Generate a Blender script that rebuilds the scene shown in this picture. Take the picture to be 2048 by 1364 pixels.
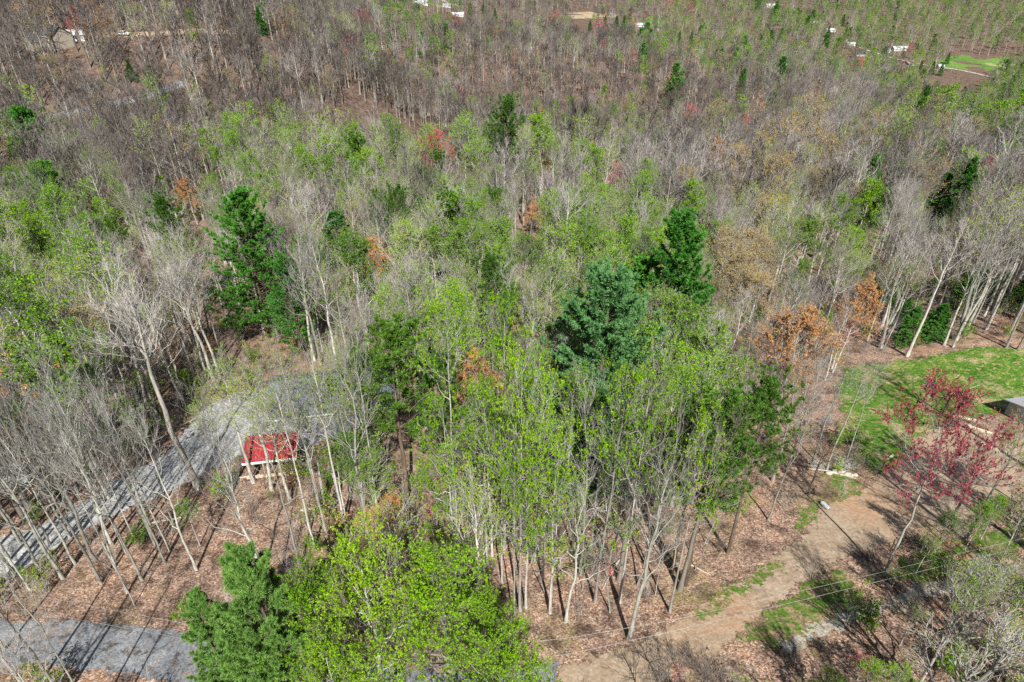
import bpy, math, random
import numpy as np
from mathutils import Vector

# ------------------------------------------------------------------ clearing
for o in list(bpy.data.objects):
    bpy.data.objects.remove(o)
S = bpy.context.scene
COL = S.collection

# ------------------------------------------------------------------ camera, sky, sun, exposure
CAMZ = 50.0
PITCH = math.radians(34.0)
cam_d = bpy.data.cameras.new("camera")
cam_d.sensor_width = 36.0
cam_d.lens = 24.0
cam_d.clip_start = 0.5
cam_d.clip_end = 6000.0
cam = bpy.data.objects.new("camera", cam_d)
cam.location = (0, 0, CAMZ)
cam.rotation_euler = (math.radians(90) - PITCH, 0, 0)
COL.objects.link(cam)
S.camera = cam

SUN_EL = math.radians(47)
SUN_AZ = math.radians(7)            # the sun stands behind the camera, a little to the right
to_sun = Vector((math.sin(SUN_AZ) * math.cos(SUN_EL), -math.cos(SUN_AZ) * math.cos(SUN_EL), math.sin(SUN_EL)))
w = bpy.data.worlds.new("World")
S.world = w
w.use_nodes = True
nt = w.node_tree
sky = nt.nodes.new("ShaderNodeTexSky")
sky.sky_type = 'NISHITA'
sky.sun_disc = False
sky.sun_elevation = SUN_EL
sky.sun_rotation = math.pi - SUN_AZ
bg = nt.nodes["Background"]
bg.inputs[1].default_value = 0.05
nt.links.new(sky.outputs[0], bg.inputs[0])
sd = bpy.data.lights.new("sun", 'SUN')
sd.energy = 5.0
sd.angle = math.radians(0.5)
sd.color = (1.0, 0.955, 0.88)
sun = bpy.data.objects.new("sun", sd)
sun.rotation_euler = to_sun.to_track_quat('Z', 'Y').to_euler()
sun.location = (0, 0, 200)
COL.objects.link(sun)
S.view_settings.view_transform = 'Standard'
S.view_settings.look = 'None'
S.view_settings.gamma = 1.0
S.view_settings.exposure = 0.85
S.cycles.max_bounces = 4
S.cycles.diffuse_bounces = 2
S.cycles.glossy_bounces = 1
S.cycles.transmission_bounces = 2
S.cycles.transparent_max_bounces = 8
S.cycles.caustics_reflective = False
S.cycles.caustics_refractive = False
S.cycles.use_denoising = False
S.cycles.use_adaptive_sampling = False

rng = np.random.default_rng(7)
random.seed(7)
U = rng.uniform
FPX = 24.0 / 36.0 * 2048           # focal length in photograph pixels
CP, SP = math.cos(PITCH), math.sin(PITCH)

# ------------------------------------------------------------------ terrain
CTRL = []                           # (X, Y, drop below the camera)
for X in (-120, -70, -30, 0, 30, 60):
    for Y in (-60, 0, 40, 75, 105):
        CTRL.append((X, Y, 40.5 + .25 * Y))
CTRL += [(70, 86, 58), (100, 100, 58), (95, 70, 55), (130, 60, 52), (110, 0, 40), (110, -60, 26),
         (-100, 150, 71), (-40, 150, 72.5), (20, 150, 73), (80, 150, 71), (140, 150, 72),
         (-110, 198, 76), (-50, 198, 78), (10, 198, 78), (70, 198, 78), (130, 200, 79),
         (-60, 250, 94), (0, 250, 102), (70, 250, 101), (148, 250, 87), (-120, 240, 76), (-165, 230, 66), (-150, 265, 61),
         (-158, 301, 52), (-190, 305, 51.5), (-100, 300, 68), (-210, 400, 43), (-110, 380, 62),
         (-40, 320, 90), (0, 320, 93), (60, 320, 95), (0, 385, 80), (60, 385, 84), (-60, 385, 72), (120, 390, 97), (180, 330, 104), (220, 420, 109),
         (0, 460, 88), (-90, 480, 80), (0, 600, 94), (-60, 620, 88), (120, 600, 106), (0, 800, 98), (150, 800, 112),
         (282, 585, 114), (300, 850, 112), (450, 600, 112), (430, 850, 112), (250, 260, 92), (350, 400, 108),
         (0, 1100, 92), (300, 1200, 100), (-300, 800, 45), (-300, 1200, 60), (700, 900, 90), (-420, 350, 28), (-300, 120, 52), (-300, -100, 25),
         (300, 100, 60), (350, -80, 25), (-700, 700, 20), (-1500, 2600, 0), (0, 2600, 30), (1500, 2600, 20), (1500, 500, 60), (-1500, 300, 20), (1300, -300, 30), (-1300, -300, 10), (0, -300, 5)]
CTRL = np.array(CTRL, float)
# the hills past the first dip stand farther off than the left-hand slope
_far = (CTRL[:, 1] >= 318) & (CTRL[:, 1] < 1300) & (CTRL[:, 0] > -100) & (CTRL[:, 0] < 800)
CTRL[_far] *= 1.42
CTRL = np.r_[CTRL, [(-20, 300, 112), (50, 300, 114), (110, 300, 106), (-90, 330, 74), (170, 300, 108), (-230, 560, 52)]]
_S = 400.0


def _tps(r2):
    return np.where(r2 > 1e-12, r2 * np.log(np.maximum(r2, 1e-12)) * .5, 0)


def _fit():
    n = len(CTRL)
    p = CTRL[:, :2] / _S
    d = ((p[:, None] - p[None]) ** 2).sum(-1)
    K = _tps(d) + np.eye(n) * 2e-3
    Pm = np.c_[np.ones(n), p]
    A = np.zeros((n + 3, n + 3))
    A[:n, :n] = K
    A[:n, n:] = Pm
    A[n:, :n] = Pm.T
    return np.linalg.solve(A, np.r_[CTRL[:, 2], 0, 0, 0])


TW = _fit()


def ground(X, Y):
    X = np.asarray(X, float)
    Y = np.asarray(Y, float)
    sh = np.broadcast(X, Y).shape
    q = np.stack([np.broadcast_to(X, sh).ravel(), np.broadcast_to(Y, sh).ravel()], 1) / _S
    out = np.empty(len(q))
    p = CTRL[:, :2] / _S
    for i in range(0, len(q), 20000):
        b = q[i:i + 20000]
        d = ((b[:, None] - p[None]) ** 2).sum(-1)
        out[i:i + 20000] = _tps(d) @ TW[:-3] + TW[-3] + b @ TW[-2:]
    z = CAMZ - out
    xx, yy = q[:, 0] * _S, q[:, 1] * _S
    z = z + .35 * np.sin(xx / 7.3 + 1.3 * np.sin(yy / 11.0)) * np.sin(yy / 8.7 + .7) * .6   # small hummocks
    return z.reshape(sh)


def ray(px, py):
    u = (px - 1024) / FPX
    v = (py - 682) / FPX
    return np.array([u, CP - SP * v, -SP - CP * v])


_T = np.geomspace(12, 1800, 700)


def at(px, py, h=0.0):
    """The place where the line of sight through a photograph pixel is h metres above the ground."""
    d = ray(px, py)
    X, Y, Z = d[0] * _T, d[1] * _T, CAMZ + d[2] * _T
    g = Z - ground(X, Y) - h
    k = np.where(g < 0)[0]
    if len(k) == 0:
        t = _T[-1]
    elif k[0] == 0:
        t = _T[0]
    else:
        a, b = k[0] - 1, k[0]
        t = _T[a] + (_T[b] - _T[a]) * g[a] / (g[a] - g[b])
    return float(d[0] * t), float(d[1] * t), t


def project(X, Y, Z):
    X, Y, Z = np.asarray(X, float), np.asarray(Y, float), np.asarray(Z, float)
    dz = Z - CAMZ
    f = Y * CP - dz * SP
    v = (-dz * CP - Y * SP)
    f = np.where(f < .5, .5, f)
    return 1024 + FPX * X / f, 682 + FPX * v / f, f


# ------------------------------------------------------------------ materials
def new_mat(name):
    m = bpy.data.materials.new(name)
    m.use_nodes = True
    m.node_tree.nodes.clear()
    return m, m.node_tree


def N(t, kind, **kw):
    n = t.nodes.new(kind)
    for k, v in kw.items():
        if k.startswith('i_'):
            key = k[2:]
            n.inputs[int(key) if key.isdigit() else key].default_value = v
        else:
            setattr(n, k, v)
    return n


def ramp(t, fac, stops, interp='LINEAR'):
    r = t.nodes.new('ShaderNodeValToRGB')
    r.color_ramp.interpolation = interp
    e = r.color_ramp.elements
    while len(e) < len(stops):
        e.new(.5)
    for el, (p, c) in zip(e, stops):
        el.position = p
        el.color = (*c, 1)
    t.links.new(fac, r.inputs[0])
    return r.outputs[0]


def mixc(t, fac, a, b, mode='MIX'):
    n = t.nodes.new('ShaderNodeMix')
    n.data_type = 'RGBA'
    n.blend_type = mode
    for s, val in ((n.inputs[0], fac), (n.inputs[6], a), (n.inputs[7], b)):
        if hasattr(val, 'is_output'):
            t.links.new(val, s)
        elif isinstance(val, tuple):
            s.default_value = (*val, 1)
        else:
            s.default_value = val
    return n.outputs[2]


def noise(t, vec, scale, detail=4, rough=.55):
    n = N(t, 'ShaderNodeTexNoise')
    n.inputs['Scale'].default_value = scale
    n.inputs['Detail'].default_value = detail
    n.inputs['Roughness'].default_value = rough
    t.links.new(vec, n.inputs['Vector'])
    return n.outputs['Fac']


def finish(t, col, rough=.9, bump=None, bstr=.4, spec=.2, metal=0.0):
    p = N(t, 'ShaderNodeBsdfPrincipled')
    if hasattr(col, 'is_output'):
        t.links.new(col, p.inputs['Base Color'])
    else:
        p.inputs['Base Color'].default_value = (*col, 1)
    p.inputs['Roughness'].default_value = rough
    p.inputs['Specular IOR Level'].default_value = spec
    p.inputs['Metallic'].default_value = metal
    if bump is not None:
        b = N(t, 'ShaderNodeBump')
        b.inputs['Strength'].default_value = bstr
        b.inputs['Distance'].default_value = .1
        t.links.new(bump, b.inputs['Height'])
        t.links.new(b.outputs[0], p.inputs['Normal'])
    o = N(t, 'ShaderNodeOutputMaterial')
    t.links.new(p.outputs[0], o.inputs[0])
    return p, o


def leaf_mat(name, cols, transl=.35, per_tree=.35):
    """Leaves: colour differs from leaf to leaf, from clump to clump and from tree to tree."""
    m, t = new_mat(name)
    geo = N(t, 'ShaderNodeNewGeometry')
    info = N(t, 'ShaderNodeObjectInfo')
    c1 = ramp(t, geo.outputs['Random Per Island'], [(i / max(1, len(cols) - 1), c) for i, c in enumerate(cols)])
    tint = ramp(t, info.outputs['Random'], [(0, (1 - per_tree, 1 - per_tree * .75, 1 - per_tree * .5)), (.5, (1, 1, 1)), (1, (1 + per_tree * .5, 1 + per_tree * .2, 1 - per_tree * .5))])
    c2 = mixc(t, 1.0, c1, tint, 'MULTIPLY')
    d = N(t, 'ShaderNodeBsdfDiffuse')
    tr = N(t, 'ShaderNodeBsdfTranslucent')
    t.links.new(c2, d.inputs[0])
    t.links.new(c2, tr.inputs[0])
    mx = N(t, 'ShaderNodeMixShader')
    mx.inputs[0].default_value = transl
    t.links.new(d.outputs[0], mx.inputs[1])
    t.links.new(tr.outputs[0], mx.inputs[2])
    gl = N(t, 'ShaderNodeBsdfGlossy')
    gl.inputs['Roughness'].default_value = .5
    gl.inputs['Color'].default_value = (1, 1, 1, 1)
    mx2 = N(t, 'ShaderNodeMixShader')
    mx2.inputs[0].default_value = .012
    t.links.new(mx.outputs[0], mx2.inputs[1])
    t.links.new(gl.outputs[0], mx2.inputs[2])
    o = N(t, 'ShaderNodeOutputMaterial')
    t.links.new(mx2.outputs[0], o.inputs[0])
    return m


def bark_mat(name, a, b, moss=(.2, .22, .15), per_tree=.3):
    m, t = new_mat(name)
    tc = N(t, 'ShaderNodeTexCoord')
    mp = N(t, 'ShaderNodeMapping')
    mp.inputs['Scale'].default_value = (3, 3, .5)
    t.links.new(tc.outputs['Object'], mp.inputs[0])
    n1 = noise(t, mp.outputs[0], 2.2, 5, .65)
    c = ramp(t, n1, [(.3, a), (.62, b)])
    n2 = noise(t, tc.outputs['Object'], .7, 2)
    mk = ramp(t, n2, [(.5, (0, 0, 0)), (.7, (.55, .55, .55))])
    c = mixc(t, mk, c, moss)
    info = N(t, 'ShaderNodeObjectInfo')
    tint = ramp(t, info.outputs['Random'], [(0, (1 - per_tree * 1.3,) * 3), (.6, (1, 1, 1)), (1, (1 + per_tree,) * 3)])
    c = mixc(t, 1.0, c, tint, 'MULTIPLY')
    d = N(t, 'ShaderNodeBsdfDiffuse')
    t.links.new(c, d.inputs[0])
    o = N(t, 'ShaderNodeOutputMaterial')
    t.links.new(d.outputs[0], o.inputs[0])
    return m


M = {}
M['bark_pale'] = bark_mat('pale_grey_bark', (.22, .21, .19), (.47, .45, .41), (.22, .24, .17))
M['bark_grey'] = bark_mat('lichen_grey_bark', (.16, .165, .14), (.42, .42, .38), (.21, .24, .17))
M['twig_grey'] = bark_mat('lichen_grey_twigs', (.17, .165, .155), (.34, .33, .31), (.22, .23, .18))
M['far_twig'] = bark_mat('grey_far_twigs', (.15, .135, .13), (.27, .25, .24), (.2, .19, .16), .45)
M['far_twig_dark'] = bark_mat('dark_far_twigs', (.07, .06, .057), (.16, .14, .132), (.13, .11, .09), .45)
M['bark_dark'] = bark_mat('dark_grey_bark', (.12, .105, .09), (.26, .235, .205))
M['bark_pine'] = bark_mat('pine_bark', (.07, .05, .04), (.17, .13, .10))
M['twig'] = bark_mat('grey_twigs', (.24, .22, .205), (.44, .415, .395), (.31, .31, .25))
M['twig_brown'] = bark_mat('brown_twigs', (.14, .115, .10), (.26, .22, .20), (.18, .165, .13))
M['leaf_green'] = leaf_mat('spring_green_leaves', [(.065, .165, .004), (.17, .365, .006), (.295, .49, .012), (.21, .42, .008)], .4)
M['leaf_mid'] = leaf_mat('mid_green_leaves', [(.07, .17, .012), (.12, .25, .016), (.20, .33, .025)], .35)
M['leaf_bud'] = leaf_mat('pale_budding_leaves', [(.19, .30, .025), (.30, .43, .04), (.29, .36, .07)], .4)
M['leaf_tan'] = leaf_mat('tan_catkins', [(.30, .22, .09), (.38, .29, .13), (.33, .29, .10)], .3)
M['leaf_rust'] = leaf_mat('rust_orange_leaves', [(.44, .22, .08), (.56, .33, .14), (.40, .17, .06)], .3)
M['leaf_red'] = leaf_mat('crimson_maple_flowers', [(.50, .065, .08), (.62, .14, .145), (.42, .045, .06)], .3)
M['needle_blue'] = leaf_mat('blue_green_pine_needles', [(.065, .18, .05), (.125, .285, .095), (.19, .37, .13)], .2, .2)
M['needle_dark'] = leaf_mat('dark_green_pine_needles', [(.035, .14, .018), (.07, .23, .03), (.115, .30, .045)], .2, .2)
M['needle_yellow'] = leaf_mat('olive_green_pine_needles', [(.035, .10, .012), (.07, .165, .02), (.115, .225, .03)], .2, .2)
M['needle_near'] = leaf_mat('soft_green_pine_needles', [(.10, .23, .04), (.18, .35, .075), (.26, .43, .12)], .3, .1)


def mat_ground():
    m, t = new_mat('leaf_litter')
    tc = N(t, 'ShaderNodeTexCoord')
    P = tc.outputs['Object']
    v = N(t, 'ShaderNodeTexVoronoi')
    v.inputs['Scale'].default_value = 9.0
    t.links.new(P, v.inputs['Vector'])
    sep = N(t, 'ShaderNodeSeparateColor')
    t.links.new(v.outputs['Color'], sep.inputs[0])
    leafc = ramp(t, sep.outputs[0], [(0, (.10, .062, .045)), (.3, (.21, .14, .105)), (.65, (.32, .225, .175)), (.9, (.42, .32, .26)), (1, (.56, .47, .40))])
    n1 = noise(t, P, .16, 5, .6)
    big = ramp(t, n1, [(.3, (.72, .68, .66)), (.5, (1, .98, .95)), (.7, (1.15, 1.02, .92))])
    c = mixc(t, 1.0, leafc, big, 'MULTIPLY')
    n2 = noise(t, P, .09, 4, .6)
    n3 = noise(t, P, 2.2, 3, .7)
    add = N(t, 'ShaderNodeMath', operation='MULTIPLY')
    t.links.new(ramp(t, n2, [(.52, (0, 0, 0)), (.66, (1, 1, 1))]), add.inputs[0])
    t.links.new(ramp(t, n3, [(.42, (0, 0, 0)), (.6, (.8, .8, .8))]), add.inputs[1])
    c = mixc(t, add.outputs[0], c, (.17, .17, .045))
    n6 = noise(t, P, .55, 4, .65)
    c = mixc(t, 1.0, c, ramp(t, n6, [(.36, (.42, .40, .40)), (.5, (1, 1, 1)), (.66, (1.28, 1.2, 1.14))]), 'MULTIPLY')
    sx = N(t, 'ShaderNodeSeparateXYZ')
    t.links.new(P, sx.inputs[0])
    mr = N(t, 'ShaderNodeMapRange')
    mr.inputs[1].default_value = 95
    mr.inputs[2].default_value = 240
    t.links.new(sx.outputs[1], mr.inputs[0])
    c = mixc(t, mr.outputs[0], c, mixc(t, 1.0, c, (.53, .54, .57), 'MULTIPLY'))     # litter turns darker and greyer towards the far slopes
    # bare orange clay in a few places
    n4 = noise(t, P, .05, 5, .6)
    c = mixc(t, ramp(t, n4, [(.64, (0, 0, 0)), (.72, (.6, .6, .6))]), c, (.36, .2, .11))
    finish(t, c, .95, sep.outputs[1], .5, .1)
    return m


def sheet_mat(name, stops, scale, second=None, speck=6.0, speckamt=.35, edge_noise=1.3, edge_amp=1.6, bstr=.3):
    """A ground sheet whose border is broken up: it stops where distance to the border plus noise passes zero."""
    m, t = new_mat(name)
    tc = N(t, 'ShaderNodeTexCoord')
    P = tc.outputs['Object']
    n1 = noise(t, P, scale, 6, .65)
    c = ramp(t, n1, stops)
    if second:
        for sc, lo, hi, colr in second:
            nn = noise(t, P, sc, 5, .62)
            c = mixc(t, ramp(t, nn, [(lo, (0, 0, 0)), (hi, (1, 1, 1))]), c, colr)
    v = N(t, 'ShaderNodeTexVoronoi')
    v.inputs['Scale'].default_value = speck
    t.links.new(P, v.inputs['Vector'])
    sep = N(t, 'ShaderNodeSeparateColor')
    t.links.new(v.outputs['Color'], sep.inputs[0])
    sp = ramp(t, sep.outputs[0], [(0, (1 - speckamt,) * 3), (.5, (1, 1, 1)), (1, (1 + speckamt,) * 3)])
    c = mixc(t, 1.0, c, sp, 'MULTIPLY')
    p, o = finish(t, c, .95, sep.outputs[1], bstr, .1)
    a = N(t, 'ShaderNodeAttribute', attribute_name='edge')
    n5 = noise(t, P, edge_noise, 6, .7)
    mul = N(t, 'ShaderNodeMath', operation='MULTIPLY_ADD')
    t.links.new(n5, mul.inputs[0])
    mul.inputs[1].default_value = edge_amp * 2
    mul.inputs[2].default_value = -edge_amp
    add = N(t, 'ShaderNodeMath', operation='ADD')
    t.links.new(a.outputs['Fac'], add.inputs[0])
    t.links.new(mul.outputs[0], add.inputs[1])
    gt = N(t, 'ShaderNodeMath', operation='GREATER_THAN')
    t.links.new(add.outputs[0], gt.inputs[0])
    gt.inputs[1].default_value = 0
    tr = N(t, 'ShaderNodeBsdfTransparent')
    mx = N(t, 'ShaderNodeMixShader')
    t.links.new(gt.outputs[0], mx.inputs[0])
    t.links.new(p.outputs[0], mx.inputs[1])
    t.links.new(tr.outputs[0], mx.inputs[2])
    t.links.new(mx.outputs[0], o.inputs[0])
    return m


def plain(name, col, rough=.6, var=.15, scale=3.0, spec=.3, metal=0.0):
    m, t = new_mat(name)
    tc = N(t, 'ShaderNodeTexCoord')
    n1 = noise(t, tc.outputs['Object'], scale, 5, .6)
    c = ramp(t, n1, [(.25, tuple(x * (1 - var) for x in col)), (.75, tuple(min(1, x * (1 + var)) for x in col))])
    finish(t, c, rough, None, 0, spec, metal)
    return m


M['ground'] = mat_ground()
M['lawn'] = sheet_mat('lawn_grass', [(.32, (.035, .105, .01)), (.5, (.07, .165, .017)), (.66, (.15, .205, .045))], .55,
                      [(.35, .52, .66, (.33, .27, .15)), (1.8, .53, .64, (.30, .25, .13))], 7, .5, .8, 3.0)
M['verge'] = sheet_mat('verge_grass', [(.3, (.06, .13, .018)), (.5, (.10, .17, .03)), (.7, (.2, .19, .07))], .9,
                       [(1.2, .48, .6, (.29, .2, .13))], 7, .4, 1.1, 3.0)
M['dirt'] = sheet_mat('bare_dirt', [(.3, (.27, .20, .14)), (.5, (.345, .262, .185)), (.7, (.43, .34, .25))], .35,
                      [(.09, .50, .66, (.375, .245, .155)), (.8, .56, .7, (.24, .185, .14)), (2.2, .55, .7, (.42, .36, .29))], 5, .18, .9, 1.5)
M['gravel'] = sheet_mat('grey_gravel', [(.3, (.29, .295, .295)), (.5, (.385, .39, .39)), (.7, (.48, .48, .475))], .6,
                        [(.5, .6, .72, (.25, .2, .15))], 8, .45, 1.0, 1.3)
M['asphalt'] = sheet_mat('worn_asphalt', [(.3, (.15, .16, .17)), (.5, (.21, .22, .235)), (.7, (.29, .295, .30))], .5,
                         [(.25, .6, .75, (.2, .16, .13)), (.9, .55, .62, (.11, .105, .10)), (1.6, .6, .68, (.27, .19, .14))], 9, .35, 1.0, 1.6)
M['pale_gravel'] = sheet_mat('pale_gravel', [(.3, (.28, .25, .21)), (.6, (.40, .37, .32))], .6, [(.8, .5, .62, (.2, .16, .1))], 7, .35, 1.0, 2.6)
M['clearing'] = sheet_mat('dry_clearing', [(.3, (.28, .22, .14)), (.6, (.36, .30, .2))], .06, [(.05, .52, .6, (.36, .22, .13))], .5, .2, .1, 8)
M['meadow'] = sheet_mat('meadow_grass', [(.3, (.07, .15, .03)), (.6, (.13, .21, .05))], .05, [(.04, .6, .68, (.3, .28, .14))], .5, .2, .1, 6)
M['far_road'] = sheet_mat('far_road_gravel', [(.3, (.32, .29, .25)), (.6, (.42, .39, .35))], .1, None, .8, .1, .2, 1)
M['white_wall'] = plain('white_siding', (.56, .56, .54), .6)
M['tan_wall'] = plain('tan_siding', (.34, .305, .26), .7)
M['grey_wall'] = plain('grey_siding', (.38, .38, .38), .7)
M['roof_blue'] = plain('blue_grey_shingles', (.10, .12, .155), .85, .35, 9)
M['roof_dark'] = plain('dark_shingles', (.085, .08, .08), .85, .35, 9)
M['roof_grey'] = plain('grey_metal_roofing', (.36, .37, .39), .5, .15, 2)
M['roof_white'] = plain('pale_metal_roofing', (.50, .53, .57), .45, .1, 2)
M['roof_brown'] = plain('brown_shingles', (.30, .19, .15), .8, .3, 6)
M['roof_red'] = plain('red_metal_roofing', (.27, .022, .03), .55, .4, 1.3, .25)
M['white_trim'] = plain('white_trim', (.78, .78, .76), .5, .06)
M['wood'] = plain('weathered_deck_wood', (.42, .31, .18), .8, .3, 4)
M['timber'] = plain('pale_cut_timber', (.56, .47, .34), .8, .25, 4)
M['log'] = plain('bleached_log', (.42, .37, .31), .9, .3, 3)
M['stone'] = plain('grey_stone', (.40, .37, .33), .9, .3, 3)
M['glass'] = plain('dark_window_glass', (.03, .04, .05), .1, .1, 2, .6)
M['dark'] = plain('painted_shade_interior', (.05, .045, .04), .9)  # near-black colour paints in the shade under the carport roof
M['metal'] = plain('galvanised_steel', (.48, .52, .56), .4, .15, 4, .5, .3)
M['wire'] = plain('aluminium_wire', (.45, .45, .45), .45, .05, 2, .5, .2)
M['pole'] = plain('utility_pole_wood', (.20, .16, .12), .9, .25, 5)
M['car_white'] = plain('white_car_paint', (.80, .81, .82), .25, .02, 2, .5)
M['rubber'] = plain('tyre_rubber', (.025, .025, .025), .8)
M['lamp_red'] = plain('red_tail_lamp', (.4, .02, .02), .3)


# ------------------------------------------------------------------ mesh helpers
class MB:
    """Collects quads, then becomes one mesh."""

    def __init__(self):
        self.v, self.f, self.m, self.s, self.n = [], [], [], [], 0

    def add(self, V, F, mi=0, smooth=False):
        V = np.asarray(V, float).reshape(-1, 3)
        F = np.asarray(F, int).reshape(-1, 4)
        self.v.append(V)
        self.f.append(F + self.n)
        self.m.append(np.full(len(F), mi))
        self.s.append(np.full(len(F), smooth))
        self.n += len(V)

    def tubes(self, P, R, sides, mi=0, smooth=True):
        """P (m,n,3) centre lines, R (m,n) or (n,) radii."""
        P = np.asarray(P, float)
        if P.ndim == 2:
            P = P[None]
        m, n, _ = P.shape
        R = np.broadcast_to(np.asarray(R, float), (m, n))
        d = P[:, -1] - P[:, 0]
        d /= np.linalg.norm(d, axis=1, keepdims=True) + 1e-9
        ref = np.where(np.abs(d[:, 2:3]) > .8, np.array([[1., 0, 0]]), np.array([[0, 0, 1.]]))
        a = np.cross(d, ref)
        a /= np.linalg.norm(a, axis=1, keepdims=True) + 1e-9
        b = np.cross(d, a)
        th = np.arange(sides) / sides * 2 * np.pi
        ring = np.cos(th)[None, :, None] * a[:, None] + np.sin(th)[None, :, None] * b[:, None]
        V = P[:, :, None] + R[:, :, None, None] * ring[:, None]
        idx = np.arange(m * n * sides).reshape(m, n, sides)
        i0, i1 = idx[:, :-1], idx[:, 1:]
        F = np.stack([i0, np.roll(i0, -1, 2), np.roll(i1, -1, 2), i1], -1)
        self.add(V, F, mi, smooth)

    def ribbons(self, A, B, wid, mi=0):
        d = B - A
        r = rng.normal(size=d.shape)
        s = np.cross(d, r)
        s /= np.linalg.norm(s, axis=1, keepdims=True) + 1e-9
        s *= wid / 2
        V = np.stack([A - s, A + s, B + s * .5, B - s * .5], 1)
        self.add(V, np.arange(len(A) * 4), mi)

    def leaves(self, C, size, mi=0, upbias=.6, jitter=.35):
        n = len(C)
        nrm = rng.normal(size=(n, 3)) + np.array([0, -.15, upbias])
        nrm /= np.linalg.norm(nrm, axis=1, keepdims=True)
        a = np.cross(nrm, rng.normal(size=(n, 3)))
        a /= np.linalg.norm(a, axis=1, keepdims=True) + 1e-9
        b = np.cross(nrm, a)
        s = size * U(1 - jitter, 1 + jitter, (n, 1))
        a, b = a * s * .62, b * s * .45
        V = np.stack([C - a, C - a * .1 + b, C + a, C - a * .1 - b], 1)
        self.add(V, np.arange(n * 4), mi)

    def box(self, c, s, mi=0, rz=0.0):
        x, y, z = np.array(s, float) / 2
        V = np.array([(-x, -y, -z), (x, -y, -z), (x, y, -z), (-x, y, -z), (-x, -y, z), (x, -y, z), (x, y, z), (-x, y, z)])
        if rz:
            cc, ss = math.cos(rz), math.sin(rz)
            V = V @ np.array([[cc, ss, 0], [-ss, cc, 0], [0, 0, 1]])
        self.add(V + np.array(c, float), [(0, 3, 2, 1), (4, 5, 6, 7), (0, 1, 5, 4), (1, 2, 6, 5), (2, 3, 7, 6), (3, 0, 4, 7)], mi)

    def prism(self, poly, y0, y1, mi=0):
        """A polygon of (x, z) extruded along y (convex, even number of corners is filled by quads)."""
        n = len(poly)
        V = [(x, y0, z) for x, z in poly] + [(x, y1, z) for x, z in poly]
        F = [(i, (i + 1) % n, n + (i + 1) % n, n + i) for i in range(n)]
        for k in range(1, n - 1, 2):
            e = min(k + 2, n - 1)
            F.append((0, k, k + 1, e) if e != k + 1 else (0, k, k + 1, 0))
            F.append((n, n + e, n + k + 1, n + k) if e != k + 1 else (n, n + k + 1, n + k, n))
        F = [f for f in F if len(set(f)) == 4] + [f for f in F if len(set(f)) == 3]
        self.add(V, F, mi)

    def mesh(self, name, mats):
        me = bpy.data.meshes.new(name)
        V = np.concatenate(self.v)
        F = np.concatenate(self.f)
        tri = np.array([len(set(f)) == 3 for f in F.tolist()]) if len(F) < 400 else np.zeros(len(F), bool)
        mi = np.concatenate(self.m)
        sm = np.concatenate(self.s)
        if tri.any():
            me.from_pydata(V.tolist(), [], [list(dict.fromkeys(f)) for f in F.tolist()])
        else:
            me.vertices.add(len(V))
            me.vertices.foreach_set('co', V.ravel())
            me.loops.add(F.size)
            me.polygons.add(len(F))
            me.loops.foreach_set('vertex_index', F.ravel().astype(np.int32))
            me.polygons.foreach_set('loop_start', np.arange(0, F.size, 4, dtype=np.int32))
            me.update(calc_edges=True)
        for mt in mats:
            me.materials.append(M[mt])
        me.polygons.foreach_set('material_index', mi.astype(np.int32))
        me.polygons.foreach_set('use_smooth', sm.astype(bool))
        me.update()
        return me


def link(name, me, parent=None, loc=(0, 0, 0)):
    o = bpy.data.objects.new(name, me)
    o.location = loc
    COL.objects.link(o)
    if parent is not None:
        o.parent = parent
    return o


def tag(o, label, cat, group=None, kind=None):
    if label:
        o['label'] = label
    if cat:
        o['category'] = cat
    if group:
        o['group'] = group
    if kind:
        o['kind'] = kind
    return o


def thing(name, label, cat, loc, rz=0.0, group=None):
    o = bpy.data.objects.new(name, None)
    o.location = loc
    o.rotation_euler = (0, 0, rz)
    o.empty_display_size = .3
    COL.objects.link(o)
    return tag(o, label, cat, group)


# ------------------------------------------------------------------ ground
def axis(lo, hi, near_lo, near_hi, step, grow=1.06):
    a = list(np.arange(near_lo, near_hi + step, step))
    s = step
    while a[-1] < hi:
        s *= grow
        a.append(a[-1] + s)
    s = step
    while a[0] > lo:
        s *= grow
        a.insert(0, a[0] - s)
    return np.array(a)


gx = axis(-2200, 2200, -90, 110, 1.6)
gy = axis(-900, 3000, 10, 130, 1.6, 1.05)
GX, GY = np.meshgrid(gx, gy)
GZ = ground(GX, GY)
ii = np.arange(GX.size).reshape(GX.shape)
mb = MB()
mb.add(np.stack([GX, GY, GZ], -1), np.stack([ii[:-1, :-1], ii[:-1, 1:], ii[1:, 1:], ii[1:, :-1]], -1), 0, True)
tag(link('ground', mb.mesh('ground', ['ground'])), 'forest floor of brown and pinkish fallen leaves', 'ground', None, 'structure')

OPEN = []                            # world polygons where no tree may stand


def poly_world(pp):
    return np.array([at(*p)[:2] for p in pp])


def poly_dist(P, Q):
    """Signed distance (negative inside) of points P to the polygon Q."""
    inside = np.zeros(len(P), bool)
    dmin = np.full(len(P), 1e9)
    for i in range(len(Q)):
        a, b = Q[i], Q[(i + 1) % len(Q)]
        ab = b - a
        tt = np.clip(((P - a) @ ab) / (ab @ ab + 1e-9), 0, 1)
        dmin = np.minimum(dmin, np.linalg.norm(P - a - tt[:, None] * ab, axis=1))
        c = (a[1] > P[:, 1]) != (b[1] > P[:, 1])
        with np.errstate(divide='ignore', invalid='ignore'):
            xx = a[0] + (P[:, 1] - a[1]) / (b[1] - a[1]) * ab[0]
        inside ^= c & (P[:, 0] < xx)
    return np.where(inside, -dmin, dmin)


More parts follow.
